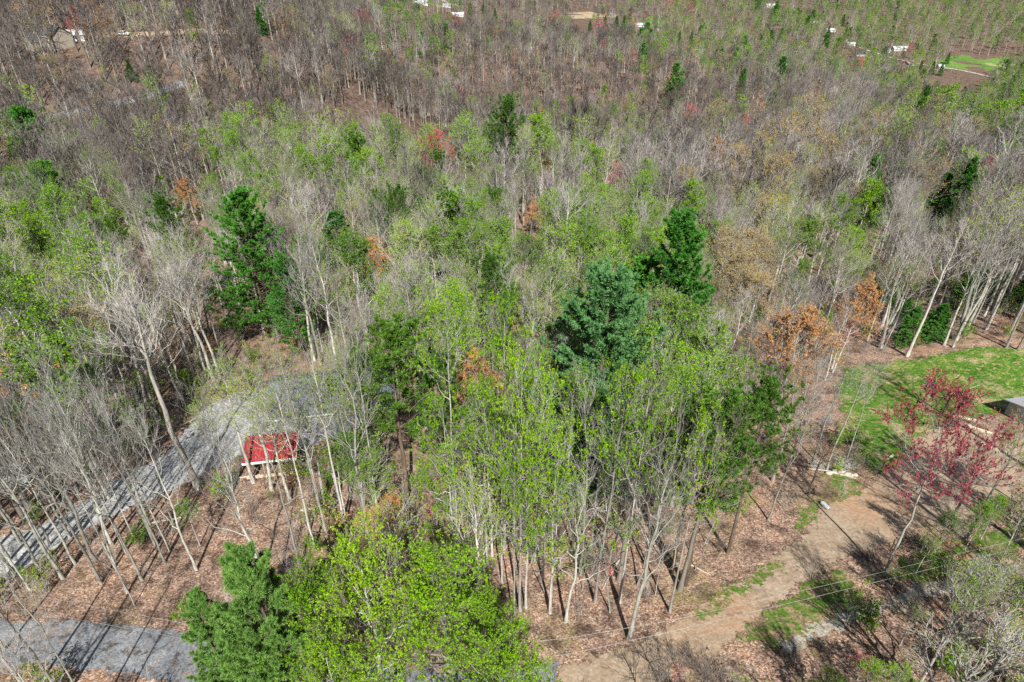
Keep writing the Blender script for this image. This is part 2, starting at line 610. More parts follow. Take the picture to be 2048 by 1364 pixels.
def sheet(name, Q, mat, label, step=.5, lift=.05, margin=2.0, open_margin=1.0):
    lo, hi = Q.min(0) - margin, Q.max(0) + margin
    X, Y = np.meshgrid(np.arange(lo[0], hi[0], step), np.arange(lo[1], hi[1], step))
    P = np.stack([X.ravel(), Y.ravel()], 1)
    sdist = poly_dist(P, Q).reshape(X.shape)
    Z = ground(X, Y) + lift
    ok = sdist < margin
    ii = np.arange(X.size).reshape(X.shape)
    F = np.stack([ii[:-1, :-1], ii[:-1, 1:], ii[1:, 1:], ii[1:, :-1]], -1)
    keep = (ok[:-1, :-1] | ok[:-1, 1:] | ok[1:, 1:] | ok[1:, :-1])
    F = F[keep]
    used, inv = np.unique(F.ravel(), return_inverse=True)
    V = np.stack([X.ravel(), Y.ravel(), Z.ravel()], 1)[used]
    mb = MB()
    mb.add(V, inv.reshape(-1, 4), 0, True)
    me = mb.mesh(name, [mat])
    at_ = me.attributes.new('edge', 'FLOAT', 'POINT')
    at_.data.foreach_set('value', sdist.ravel()[used].astype(np.float32))
    o = tag(link(name, me), label, name.replace('_', ' '), None, 'structure')
    OPEN.append((Q, open_margin))
    return o


def strip(pp, width):
    """A road of even width along a centre line given in photograph pixels."""
    c = np.array([at(*p)[:2] for p in pp])
    t = np.gradient(c, axis=0)
    t /= np.linalg.norm(t, axis=1, keepdims=True)
    n = np.stack([-t[:, 1], t[:, 0]], 1) * width / 2
    return np.concatenate([c + n, (c - n)[::-1]])


LAWN_PX = [(1672, 775), (1692, 735), (1800, 722), (1900, 705), (1960, 694), (2120, 708), (2120, 790), (1960, 835), (1870, 850), (1830, 880), (1795, 930), (1755, 945), (1722, 925), (1705, 850), (1682, 810)]
sheet('lawn', poly_world(LAWN_PX), 'lawn', 'green lawn with worn straw patches beside the dirt yard', .5, .06)
DIRT_PX = [(1100, 1400), (1125, 1335), (1280, 1285), (1400, 1215), (1500, 1150), (1600, 1080), (1640, 1020), (1720, 985), (1790, 930), (1830, 862), (1900, 850), (2060, 880), (2120, 950), (2100, 1015), (1980, 1015), (1880, 1060), (1790, 1085), (1700, 1110), (1600, 1165), (1500, 1245), (1420, 1310), (1340, 1400)]
sheet('dirt_road', poly_world(DIRT_PX), 'dirt', 'tan and orange dirt road opening into a bare clay yard', .5, .035, 1.6, .5)
GRAVEL_PX = [(-60, 1085), (60, 1062), (140, 1020), (230, 960), (330, 910), (360, 872), (405, 815), (475, 785), (550, 775), (650, 810), (715, 800), (735, 835), (690, 870), (610, 895), (490, 905), (440, 930), (330, 988), (260, 1015), (180, 1055), (100, 1105), (40, 1145), (-60, 1175)]
sheet('gravel_driveway', poly_world(GRAVEL_PX), 'gravel', 'grey gravel driveway climbing to the red-roofed carport', .5, .035, 1.4, .8)
sheet('gravel_lane', poly_world([(-60, 950), (30, 925), (75, 935), (60, 965), (0, 985), (-60, 1000)]), 'gravel', 'short grey gravel lane above the driveway', .5, .035, 1.4, .3)
sheet('asphalt_road', strip([(-160, 1283), (-40, 1285), (80, 1286), (200, 1290), (370, 1313), (560, 1345), (760, 1385), (960, 1400), (1120, 1370)], 4.3), 'asphalt', 'dark grey paved road striped with trunk shadows', .4, .03, 1.0, .6)
sheet('gravel_path', strip([(1560, 1300), (1610, 1268), (1730, 1220), (1850, 1185), (1960, 1150), (2120, 1115)], 1.3), 'pale_gravel', 'pale gravel path below the dirt road', .4, .035, 1.6, .3)
VERGES = [[(1395, 1222), (1500, 1152), (1560, 1112), (1575, 1128), (1500, 1180), (1410, 1235)],
          [(1650, 950), (1700, 940), (1712, 985), (1680, 1000)], [(1640, 1000), (1600, 1020), (1590, 1060), (1630, 1050)],
          [(1480, 1275), (1580, 1190), (1680, 1130), (1720, 1180), (1640, 1250), (1540, 1290)], [(1740, 1150), (1900, 1090), (2050, 1040), (2060, 1100), (1850, 1165)]]
for q in VERGES:
    sheet('grass_verge', poly_world(q), 'verge', 'thin grass strip along the dirt road', .4, .045, 1.2, -9)
sheet('meadow', poly_world([(1868, 116), (1930, 110), (1965, 118), (2010, 114), (2060, 124), (2050, 140), (1980, 142), (1890, 138)]), 'meadow', 'bright green valley meadow among distant trees', 4, .12, 6, 3)
sheet('clearing', poly_world([(1128, 26), (1200, 22), (1240, 30), (1220, 38), (1135, 37)]), 'clearing', 'tan cleared field in the distant valley', 4, .12, 6, 3)
sheet('grass_field', poly_world([(1270, 38), (1310, 36), (1345, 46), (1320, 56), (1280, 52)]), 'meadow', 'green field beside a white farm building', 4, .12, 6, 3)
sheet('valley_road', strip([(870, -4), (886, 1), (900, 7), (925, 14)], 7), 'far_road', 'pale straight road in the distant valley', 3, .15, 4, 3)
sheet('village_yard', poly_world([(840, 6), (890, 4), (900, 14), (850, 16)]), 'meadow', 'mown grass yard by the distant road', 4, .1, 6, 2)
sheet('hill_road', strip([(20, 268), (75, 245), (140, 225), (240, 205), (300, 190), (370, 165)], 3.6), 'asphalt', 'grey track curving across the bare hillside', 1.2, .07, 2.0, 1.5)
sheet('hilltop_lane', strip([(150, 72), (200, 70), (250, 70), (320, 68), (400, 62), (470, 66)], 5), 'dirt', 'narrow lane by the hillside house and white car', 1.5, .07, 2, 1.5)
sheet('farm_lane', strip([(1690, 85), (1740, 102), (1790, 118), (1850, 130), (1930, 142), (2030, 165)], 4), 'far_road', 'pale valley lane past the farm buildings', 3, .15, 4, 3)

# open litter with hand-placed trees only
for q in [[(0, 1140), (150, 1040), (330, 985), (560, 1010), (560, 1210), (380, 1400), (-40, 1400)],
          [(1370, 1010), (1480, 880), (1560, 820), (1660, 790), (1700, 900), (1660, 1040), (1500, 1180), (1380, 1250)],
          [(1080, 1160), (1380, 1160), (1400, 1230), (1120, 1330), (1060, 1330)],
          [(1560, 770), (1700, 720), (1990, 670), (2080, 690), (2080, 720), (1700, 740), (1640, 790)],
          ['thin', (1500, 1100), (1800, 1080), (2060, 1000), (2120, 1200), (1900, 1420), (1100, 1420)],
          [(1950, 790), (2120, 760), (2120, 920), (1950, 900)]]:
    OPEN.append((poly_world(q[1:]), .001) if q[0] == 'thin' else (poly_world(q), 0.0))


# ------------------------------------------------------------------ trees: growing the meshes
def unit(v):
    return v / (np.linalg.norm(v, axis=-1, keepdims=True) + 1e-9)


def sample(P, par, s):
    """Points and tangents at fraction s of the polylines P[par]."""
    n = P.shape[1]
    x = np.clip(s, 0, .9999) * (n - 1)
    i = x.astype(int)
    f = (x - i)[:, None]
    a, b = P[par, i], P[par, i + 1]
    return a + (b - a) * f, unit(b - a)


def grow(P, k, smin, spread, up, L, n, curl=.3, wob=.05, ends=True):
    """k children on every polyline of P."""
    m = P.shape[0]
    par = np.repeat(np.arange(m), k)
    s = U(smin, 1.0, m * k)
    if ends:
        s[::k] = .985
    base, tan = sample(P, par, s)
    d = unit(tan + spread * unit(rng.normal(size=base.shape)) + np.array([0, 0, up]))
    ln = L(par, s)[:, None, None]
    q = np.linspace(0, 1, n)[None, :, None]
    bend = unit(rng.normal(size=base.shape)) * curl + np.array([0, 0, up * .6])
    C = base[:, None] + ln * (q * d[:, None] + q ** 2 * bend[:, None] * .5)
    C[:, 1:] += rng.normal(size=C[:, 1:].shape) * wob * ln
    return C, par, s


def hardwood(seed, H=22., r0=.2, cb=.5, nl=17, limb=.23, ang=(30, 62), k2=7, k3=7, k4=3, tw=1.0, leaf=None, nleaf=0, lsize=.2, lod=False,
             barks=('bark_pale', 'twig'), R=None, twiglen=1.0, thick=1.0, up=.28, crook=1.0, gaps=.33):
    """A forest hardwood: returns (trunk mesh builder, crown mesh builder)."""
    global rng, U
    rng = np.random.default_rng(seed)
    U = rng.uniform
    T, C = MB(), MB()
    n = 6 if lod else 12
    q = np.linspace(0, 1, n)
    trunk = np.zeros((1, n, 3))
    trunk[0, :, 2] = q * H * .96 - .25
    wob = np.cumsum(rng.normal(size=(n, 2)) * .16 * crook, 0) * (q[:, None] ** .6)
    trunk[0, :, :2] = wob
    rr = r0 * (1 - .86 * q ** 1.1)
    rr[0] *= 1.45
    T.tubes(trunk, rr * thick, 5 if lod else 8, 0)
    # limbs
    s = np.sort(cb + (1 - cb) * U(0, 1, nl) ** .9 * .97)
    base, tan = sample(trunk, np.zeros(nl, int), s)
    az = np.arange(nl) * 2.4 + U(-.5, .5, nl)
    rel = (s - cb) / (1 - cb)
    el = np.radians(ang[1] + (ang[0] - ang[1]) * rel + U(-9, 9, nl))
    d = np.stack([np.cos(az) * np.sin(el), np.sin(az) * np.sin(el), np.cos(el)], 1)
    Ln = limb * H * (1 - .62 * rel ** 1.3) * U(.75, 1.2, nl)
    nn = 4 if lod else 6
    qq = np.linspace(0, 1, nn)[None, :, None]
    limbs = base[:, None] + Ln[:, None, None] * (qq * d[:, None] + qq ** 2 * np.array([0, 0, .22]))
    limbs[:, 1:] += rng.normal(size=limbs[:, 1:].shape) * .035 * Ln[:, None, None]
    lr = np.interp(s, q, rr) * .5
    T.tubes(limbs, np.minimum(lr, .085)[:, None] * thick * np.linspace(1, .28, nn)[None], 3 if lod else 5, 0)
    br, p2, s2 = grow(limbs, k2, .22, .7, up, lambda par, s: Ln[par] * (.28 + .38 * (1 - s)) + .4, 3 if lod else 4)
    C.tubes(br, (np.linspace(.026, .012, br.shape[1]) * tw)[None], 3, 0)
    twg, p3, s3 = grow(br, k3, .2, .8, .25, lambda par, s: twiglen * U(.55, 1.25, len(par)), 3)
    if lod:
        C.ribbons(twg[:, 0], twg[:, -1], .03 * tw, 0)
    else:
        C.tubes(twg, (np.array([.013, .010, .006]) * tw)[None], 3, 0)
    if k4:
        tl, p4, s4 = grow(twg, k4, .15, .9, .25, lambda par, s: twiglen * U(.25, .6, len(par)), 2)
        C.ribbons(tl[:, 0], tl[:, 1], .014 * tw, 0)
    else:
        tl = twg[:, [0, -1]]
    mats = [barks[1]]
    if leaf:
        per = nleaf
        tot = len(tl)
        cnt = int(tot * per)
        nb = len(br)
        wb = np.where(U(0, 1, nb) < gaps, .06, U(.5, 1.5, nb))          # some branches leaf out late: gaps in the crown
        bt = (p3[p4] if k4 else np.repeat(p3, 1))
        wt = wb[bt] / wb[bt].sum()
        pick = rng.choice(tot, cnt, p=wt)
        f = U(.3, 1.08, (cnt, 1))
        pos = tl[pick, 0] + (tl[pick, 1] - tl[pick, 0]) * f + rng.normal(size=(cnt, 3)) * lsize * .35
        C.leaves(pos, lsize, 1)
        mats.append(leaf)
    # exact height and crown radius
    allv = np.concatenate(C.v)
    zf = H / allv[:, 2].max()
    rf = 1.0 if R is None else R / np.quantile(np.hypot(allv[:, 0], allv[:, 1]), .93)
    for B in (T, C):
        B.v = [v * np.array([rf, rf, zf]) for v in B.v]
    if R is not None and rf < 1:                     # keep the stem's own thickness
        pass
    return T, C, [barks[0]], mats


def tufts(C, base, dirs, n, length, width, mi, cone=.8):
    """Bundles of needles: n thin blades at each place, fanning about its direction."""
    m = len(base)
    b = np.repeat(base, n, 0)
    d = unit(np.repeat(dirs, n, 0) + cone * rng.normal(size=(m * n, 3)) * .6)
    L = length * U(.7, 1.2, (m * n, 1))
    tip = b + d * L
    s = np.cross(d, rng.normal(size=d.shape))
    s = unit(s) * width / 2
    mid = b + d * L * .55
    V = np.stack([b, mid + s, tip, mid - s], 1)
    C.add(V, np.arange(m * n * 4), mi)


def conifer(seed, H=24., r0=.26, cb=.3, step=.75, per=5, Lmax=3.6, shape='white', needle='needle_dark', ntuft=1.0, nblade=8, nlen=.34, nwid=.06, sub=7, lod=False):
    global rng, U
    rng = np.random.default_rng(seed)
    U = rng.uniform
    T, C = MB(), MB()
    n = 6 if lod else 10
    q = np.linspace(0, 1, n)
    trunk = np.zeros((1, n, 3))
    trunk[0, :, 2] = q * H - .25
    trunk[0, :, :2] = np.cumsum(rng.normal(size=(n, 2)) * .07, 0)
    rr = r0 * (1 - .93 * q)
    T.tubes(trunk, rr, 5 if lod else 8, 0)
    zs = np.arange(cb * H, H * .985, step)
    zz = np.repeat(zs, per) + U(-.25, .25, len(zs) * per)
    rel = np.clip((zz / H - cb) / (1 - cb), 0, 1)
    if shape == 'round':
        prof = np.sqrt(np.clip(1 - (2 * rel - .8) ** 2 / 1.5, .03, 1)) * np.where(rel > .9, .75, 1)
        keep = U(0, 1, len(zz)) < .8
        tilt = np.radians(70 - 45 * rel)
    elif shape == 'cone':
        prof = (1 - rel) ** .9 + .05
        keep = U(0, 1, len(zz)) < .95
        tilt = np.radians(100 - 30 * rel)
    else:
        prof = (1 - rel) ** .62 * (.62 + .38 * np.minimum(1, rel / .25 + .3)) + .05
        keep = U(0, 1, len(zz)) < .88
        tilt = np.radians(86 - 48 * rel)
    zz, rel, prof, tilt = zz[keep], rel[keep], prof[keep], tilt[keep]
    m = len(zz)
    az = U(0, 2 * np.pi, m)
    tilt = tilt + U(-.13, .13, m)
    Ln = Lmax * prof * U(.6, 1.18, m)
    base, _ = sample(trunk, np.zeros(m, int), zz / H)
    d = np.stack([np.cos(az) * np.sin(tilt), np.sin(az) * np.sin(tilt), np.cos(tilt)], 1)
    nn = 4 if lod else 5
    qq = np.linspace(0, 1, nn)[None, :, None]
    upc = -.12 if shape == 'cone' else .3
    br = base[:, None] + Ln[:, None, None] * (qq * d[:, None] + qq ** 2 * np.array([0, 0, upc]))
    br[:, 1:] += rng.normal(size=br[:, 1:].shape) * .03 * Ln[:, None, None]
    T.tubes(br, np.interp(zz / H, q, rr)[:, None] * .3 * np.linspace(1, .3, nn)[None], 3, 0)
    k = sub
    par = np.repeat(np.arange(m), k)
    s = U(.22, 1, m * k)
    s[::k] = .99
    sb, st = sample(br, par, s)
    if shape == 'round':
        sd = unit(st + .9 * unit(rng.normal(size=sb.shape)) + np.array([0, 0, .35]))
        sl = (.25 + .3 * Ln[par] * (1.1 - s))
    else:
        side = np.cross(st, np.array([0, 0, 1.]))
        sd = unit(st * .9 + side * (U(-1, 1, m * k) * .9)[:, None] + np.array([0, 0, .12 if shape == 'cone' else .3]) + .2 * rng.normal(size=sb.shape))
        sl = (.2 + .42 * Ln[par] * (1.08 - s))
    sl = np.minimum(sl, 1.5)
    tip = sb + sd * sl[:, None]
    C.ribbons(sb, tip, .025, 1)
    reps = max(1, int(round(3 * ntuft)))
    fr = U(.35, 1.03, len(sb) * reps)
    bb = np.repeat(sb, reps, 0) + (np.repeat(tip - sb, reps, 0)) * fr[:, None]
    dd = np.repeat(sd, reps, 0) + np.array([0, 0, .25 if shape != 'cone' else -.1])
    tufts(C, bb, unit(dd), nblade, nlen, nwid, 0, 1.0 if shape == 'round' else .75)
    # leader at the very top
    top = trunk[0, -1]
    tb = top + np.stack([np.zeros(8), np.zeros(8), np.linspace(-1.2, .1, 8)], 1)
    tufts(C, tb, np.tile([0, 0, 1.], (8, 1)), nblade + 4, nlen, nwid, 0, .7)
    return T, C, ['bark_pine'], [needle, 'twig_brown']


def dead_join(name, spec):
    """Trunk and crown as one mesh (for trees too far off to show parts)."""
    T, C, tm, cm = spec
    J = MB()
    for V, F, mi, s in zip(T.v, T.f, T.m, T.s):
        J.v.append(V); J.f.append(F); J.m.append(mi); J.s.append(s)
    J.n = T.n
    for V, F, mi, s in zip(C.v, C.f, C.m, C.s):
        J.v.append(V); J.f.append(F + T.n); J.m.append(mi + len(tm)); J.s.append(s)
    return J.mesh(name, list(tm) + list(cm))


def pair(name, spec):
    T, C, tm, cm = spec
    return T.mesh(name + '_trunk', tm), C.mesh(name + '_crown', cm)


V = {}
D = ('bark_dark', 'twig_brown')
V['bare'] = [pair('bare', hardwood(100 + i, 22, .25, cb, nl, lb, ang, 5, 5, 2, 1.0, R=R, up=.38)) for i, (cb, nl, lb, ang, R) in enumerate([(.5, 14, .21, (22, 48), 3.1), (.42, 15, .25, (24, 54), 3.6), (.58, 12, .2, (20, 46), 2.7), (.38, 16, .26, (26, 58), 4.1), (.5, 13, .24, (24, 52), 3.3), (.55, 14, .22, (22, 50), 3.0)])]
V['slim'] = [pair('slim', hardwood(120 + i, 22, r, cb, nl, lb, ang, 5, 5, 1, 1.15, R=R, up=.22, crook=ck, barks=('bark_grey', 'twig_grey'))) for i, (cb, nl, lb, ang, R, r, ck) in enumerate([(.36, 15, .24, (30, 68), 2.9, .25, 1.8), (.28, 17, .27, (34, 76), 3.4, .32, 2.4), (.46, 12, .22, (28, 60), 2.4, .19, 1.4), (.32, 15, .26, (32, 74), 3.5, .27, 2.8), (.42, 12, .25, (30, 70), 2.9, .22, 3.4)])]
V['slim_bud'] = [pair('slim_bud', hardwood(126 + i, 24, .26, cb, nl, lb, ang, 5, 5, 1, .95, 'leaf_bud', 3.0, .12, R=R, up=.2, barks=('bark_pale', 'twig_grey'))) for i, (cb, nl, lb, ang, R) in enumerate([(.42, 14, .22, (32, 74), 3.1), (.48, 13, .22, (30, 70), 2.8)])]
V['dark'] = [pair('dark', hardwood(130 + i, 22, .29, cb, nl, lb, ang, 7, 6, 2, 1.1, barks=D, R=R, up=.3)) for i, (cb, nl, lb, ang, R) in enumerate([(.42, 15, .27, (28, 60), 4.2), (.48, 14, .24, (26, 55), 3.7), (.36, 16, .27, (32, 66), 4.7)])]
V['bud'] = [pair('bud', hardwood(160 + i, 22, .24, cb, nl, lb, ang, 6, 5, 2, .9, 'leaf_bud', 2.6, .125, R=R, up=.35)) for i, (cb, nl, lb, ang, R) in enumerate([(.46, 14, .21, (24, 50), 3.1), (.42, 15, .24, (26, 55), 3.5), (.52, 13, .21, (22, 48), 2.8), (.36, 16, .25, (28, 58), 3.8)])]
V['leafy'] = [pair('leafy', hardwood(190 + i, 22, .25, cb, nl, lb, ang, 7, 6, 3, .9, lf, 3.6, .15, R=R)) for i, (cb, nl, lb, ang, lf, R) in enumerate([(.42, 17, .22, (25, 60), 'leaf_green', 3.5), (.36, 18, .25, (28, 66), 'leaf_green', 4.0), (.48, 15, .22, (28, 60), 'leaf_mid', 3.3), (.4, 17, .21, (25, 58), 'leaf_green', 3.1)])]
V['full'] = [pair('full', hardwood(205 + i, 22, .27, .3, 20, .24, (25, 68), 7, 6, 3, .9, lf, 5.2, .175, R=R, gaps=.15)) for i, (lf, R) in enumerate([('leaf_green', 4.2), ('leaf_mid', 4.0), ('leaf_green', 3.6)])]
V['shade'] = [pair('shade', hardwood(240 + i, 14, .2, .2, 18, .36, (28, 66), 7, 6, 3, 2.3, 'leaf_bud', .5, .12, barks=('bark_grey', 'twig_grey'), R=3.8, thick=2.0, crook=1.8)) for i in range(2)]
V['slim_leafy'] = [pair('slim_leafy', hardwood(234 + i, 24, .25, cb, 16, .22, (40, 84), 6, 6, 2, .95, 'leaf_green', 7.0, .145, barks=('bark_pale', 'twig_grey'), R=R, gaps=.45, up=.1)) for i, (cb, R) in enumerate([(.4, 3.3), (.5, 2.9), (.34, 3.6)])]
V['near_leafy'] = [pair('near_leafy', hardwood(220 + i, 22, .3, .3, 26, .27, (25, 72), 8, 7, 3, .9, 'leaf_green', 6.6, .115, R=4.3, barks=('bark_grey', 'twig_brown'), gaps=.25)) for i in range(2)]
V['tan'] = [pair('tan', hardwood(250 + i, 20, .22, .4, 17, .26, (30, 66), 7, 6, 3, .9, 'leaf_tan', 4.5, .11, barks=('bark_dark', 'twig'), R=4.0)) for i in range(2)]
V['rust'] = [pair('rust', hardwood(270 + i, 18, .2, .4, 17, .27, (30, 62), 7, 6, 3, .8, 'leaf_rust', 9.0, .14, barks=('bark_pale', 'twig'), R=3.5, gaps=.2)) for i in range(2)]
V['red'] = [pair('red', hardwood(290, 15, .19, .62, 15, .34, (34, 74), 7, 7, 3, .9, 'leaf_red', 9.0, .11, barks=('bark_pale', 'twig'), R=3.5, gaps=.2, crook=2.2)), pair('red', hardwood(291, 14, .16, .4, 15, .27, (30, 60), 6, 6, 3, .8, 'leaf_red', 5.0, .09, barks=('bark_pale', 'twig'), R=3.0))]
V['pine'] = [pair('pine', conifer(310 + i, 24, .28, cb, .66, 6, Lm, 'white', 'needle_dark', 1.8, 8, .42, .075, 11)) for i, (cb, Lm) in enumerate([(.12, 7.0), (.2, 5.6)])]
V['blue_pine'] = [pair('blue_pine', conifer(330, 24, .3, .12, .55, 6, 8.2, 'white', 'needle_blue', 2.1, 9, .42, .075, 13))]
V['near_pine'] = [pair('near_pine', conifer(340, 18, .24, .15, .5, 5, 3.9, 'white', 'needle_near', 3.4, 16, .30, .028, 11))]
V['round_pine'] = [pair('round_pine', conifer(350 + i, 20, .22, .52, .6, 5, 3.7, 'round', 'needle_yellow', 1.2, 9, .34, .055, 9)) for i in range(2)]
V['hemlock'] = [pair('hemlock', conifer(370 + i, 18, .2, .08, .45, 6, 3.9, 'cone', 'needle_dark', 1.4, 7, .34, .09, 9)) for i in range(2)]
BASEH = dict(slim_leafy=24, shade=14, full=22, slim=22, slim_bud=24, bare=22, dark=22, bud=22, leafy=22, near_leafy=22, tan=20, rust=18, red=15, pine=24, blue_pine=24, near_pine=18, round_pine=20, hemlock=18)
NAME = dict(slim_leafy=('leafy_tree', 'tree'), shade=('budding_tree', 'tree'), full=('leafy_tree', 'tree'), slim=('bare_tree', 'tree'), slim_bud=('budding_tree', 'tree'), bare=('bare_tree', 'tree'), dark=('bare_tree', 'tree'), bud=('budding_tree', 'tree'), leafy=('leafy_tree', 'tree'), near_leafy=('leafy_tree', 'tree'), tan=('tan_flowering_tree', 'tree'),
            rust=('orange_budding_tree', 'tree'), red=('red_maple_tree', 'maple tree'), pine=('pine_tree', 'pine tree'), blue_pine=('pine_tree', 'pine tree'), near_pine=('pine_tree', 'pine tree'), round_pine=('pine_tree', 'pine tree'), hemlock=('hemlock_tree', 'conifer'))
rng = np.random.default_rng(11)
U = rng.uniform

PLACED = []                          # (x, y) of trees that already stand
CLEAR = []                           # sight lines to keep open: px, py, radius px, distance


def tree(kind, x, y, h, label, group=None, var=None, rot=None, wide=1.0, lean=(0, 0)):
    vs = V[kind]
    tm, cm = vs[(rng.integers(len(vs)) if var is None else var) % len(vs)]
    s = h / BASEH[kind]
    nm, cat = NAME[kind]
    o = thing(nm, label, cat, (x, y, float(ground(x, y))), 0, group)
    o.rotation_euler = (lean[0], lean[1], U(0, 6.28) if rot is None else rot)
    o.scale = (s * wide, s * wide, s)
    link('trunk', tm, o)
    link('crown', cm, o)
    PLACED.append((x, y))
    return o


def by_top(kind, px, py, h, label, group=None, clear=0, **kw):
    x, y, t = at(px, py, h)
    o = tree(kind, x, y, h, label, group, **kw)
    if clear:
        CLEAR.append((px, py + clear * .9, clear, t))
    return o


def by_base(kind, px, py, h, label, group=None, **kw):
    x, y, t = at(px, py)
    return tree(kind, x, y, h, label, group, **kw)
#PART2
# ------------------------------------------------------------------ trees that can be told apart
by_top('pine', 470, 388, 26, 'tall dark green pine standing highest in the middle of the woods', clear=110, var=0, rot=1.0, wide=1.15)
by_top('pine', 562, 512, 18, 'younger bright green pine below the tall dark pine, with open layered whorls', clear=60, var=1, rot=.3)
by_top('pine', 505, 480, 17, 'dark pine tucked under the tall pine crown beside the younger one', var=1, rot=2.2)
by_top('blue_pine', 1217, 562, 25, 'big broad blue-green pine, the bluest and widest conifer in the woods', clear=150, rot=.5)
by_top('blue_pine', 1195, 770, 15, 'smaller blue-green pine just below the big blue-green pine', clear=55, rot=2.0)
by_top('pine', 1368, 432, 27, 'narrow dark green pine rising above pale green trees beyond the big blue-green pine', clear=80, var=1, rot=4.1, wide=1.1)
by_top('round_pine', 775, 668, 21, 'round-topped olive pine with a dark trunk beside the blue-roofed house', clear=68, var=0, rot=.4, wide=1.2)
by_top('near_pine', 482, 1098, 19, 'soft light green pine at the road edge touching the big yellow-green tree', var=0, rot=.9, wide=.9)
by_top('near_pine', 385, 1190, 13, 'lower soft green pine leaning out over the paved road', var=0, rot=3.3, wide=.9)
by_top('round_pine', 1012, 204, 29, 'dark round-headed pine on a pale bare stem at the far edge of the near woods', clear=40, var=1, rot=2.0, wide=1.1)
by_top('round_pine', 985, 520, 19, 'olive conifer among pale budding trees above a small yellow-olive one', clear=42, var=1, rot=5.0)
by_top('round_pine', 1018, 598, 14, 'small yellow-olive conifer below the olive conifer', clear=38, var=0, rot=1.5, wide=1.1)
by_top('hemlock', 1765, 308, 18, 'broad dark hemlock at the head of a yellow-green gap', clear=38, var=0, wide=1.3)
by_top('hemlock', 1812, 318, 17, 'second dark hemlock touching the broad one', var=1, wide=1.2)
by_top('hemlock', 1948, 312, 19, 'tall narrow dark hemlock at the end of the hemlock row', clear=28, var=0)
by_top('hemlock', 1898, 345, 14, 'low spreading dark hemlock beside the tall narrow one', clear=34, var=1, wide=1.6)
by_top('pine', 1490, 138, 24, 'lone dark spruce-like conifer on the bare hillside', clear=16, var=1)
by_top('pine', 1856, 172, 26, 'dark pointed conifer in front of the valley meadow trees', clear=16, var=0)
by_top('pine', 665, 425, 14, 'low rounded dark conifer beside a rusty crown, beyond the tall dark pine', clear=26, var=0, wide=1.5)
by_top('round_pine', 1452, 806, 20, 'tall yellowish pine with thin pale trunk at the edge of the open leaf litter', clear=52, var=1, rot=.7)
by_top('round_pine', 1405, 842, 17, 'yellowish pine beside the taller pine at the leaf litter edge', var=0, rot=2.7)
by_top('round_pine', 1260, 838, 13, 'small olive pine under the blue-green pine', var=0)
by_top('hemlock', 1838, 612, 7, 'dark evergreen bush under bare trunks above the lawn', var=1, wide=1.5)
by_top('hemlock', 1890, 606, 7, 'second dark evergreen bush among trunks above the lawn', var=0, wide=1.5)
for px, py, h in [(1800, 645, 5), (1865, 655, 4.5), (1920, 610, 6), (1950, 590, 6), (1985, 600, 6), (1780, 610, 6), (2030, 610, 5)]:
    by_base('hemlock', px, py, h, 'dark evergreen shrub in the shade under the bare trunks above the lawn', 'evergreen shrubs above the lawn', wide=2.0)
for i, (px, py, h) in enumerate([(1212, 30, 16), (1234, 31, 17), (1250, 30, 17), (1181, 40, 13), (1900, 104, 12), (1385, 62, 14), (1690, 28, 15), (1660, 52, 14), (1360, 62, 13), (515, 12, 12), (252, 118, 8), (940, 4, 14), (968, 6, 15), (990, 16, 14), (2030, 150, 20), (2010, 165, 16), (1845, 120, 12), (1870, 122, 13), (1888, 126, 12)]):
    by_top('hemlock', px, py, h, 'small dark evergreen dotted across the distant hills', 'distant dark evergreens', clear=9, wide=1.3)

G = 'leafy'
by_top('near_leafy', 700, 1052, 20, 'big yellow-green leafy tree with the tallest crown above the paved road', var=0, rot=.3, wide=.98)
by_top('near_leafy', 885, 1078, 19, 'broad yellow-green leafy tree beside the tallest leafy crown', var=1, rot=1.9, wide=1.08)
by_top('near_leafy', 590, 1125, 17, 'yellow-green leafy tree pressed against the soft green pine', var=1, rot=4.0)
by_top('near_leafy', 1020, 1215, 17, 'yellow-green leafy tree reaching over the bare dirt road mouth', var=0, rot=2.6)
by_top('near_leafy', 950, 1190, 15, 'yellow-green leafy tree below the broad crown beside the tallest one', var=1, rot=5.1)
by_top('near_leafy', 640, 1260, 15, 'lower yellow-green leafy crown beside the soft green pines', var=0, rot=.9)
by_top('full', 52, 655, 21, 'large yellow-green leafy tree alone among bare trunks by the gravel lane', clear=62, var=1, rot=.2, wide=1.25)
by_top('full', 1090, 220, 25.5, 'bright yellow-green tree with the tallest oval crown at the edge of the far dip', clear=48, var=0, rot=1.0, wide=1.15)
by_top('full', 1192, 282, 22, 'slender bright green tree beside a pink maple, past the oval green crown', clear=40, var=2, rot=2.2)
by_top('leafy', 932, 226, 26, 'pale green tree on a long white trunk beside a dark round pine', clear=40, var=0, wide=1.35)
by_top('leafy', 690, 232, 25, 'pale green tree next to a small red maple at the wood edge', clear=34, var=1, wide=1.2)
by_top('full', 402, 250, 18, 'bright green tree cluster-mate at the foot of the bare hillside', clear=28, var=2)
by_top('full', 425, 290, 15, 'shorter bright green tree in front of its neighbour at the foot of the hillside', clear=24, var=3)
by_top('full', 165, 352, 15, 'vivid green small tree beside the dark leaning trunk on the slope', clear=26, var=2, wide=1.3)
by_top('full', 225, 368, 14, 'vivid green small tree with the widest crown on the slope', clear=28, var=3, wide=1.4)
by_top('full', 315, 345, 13, 'vivid green small tree next to a rust orange one', clear=18, var=2)
by_top('full', 380, 14, 17, 'single bright green tree at the top of the brown hill beside the lane', clear=16, var=3)
by_top('full', 20, 268, 20, 'green tree at the edge of the grey hillside track', clear=22, var=2)
by_top('full', 25, 395, 21, 'dense green tree above the pale budding stand beside the slope', clear=44, var=2)
by_top('full', 80, 420, 19, 'second dense green tree above the pale budding stand', clear=38, var=0)
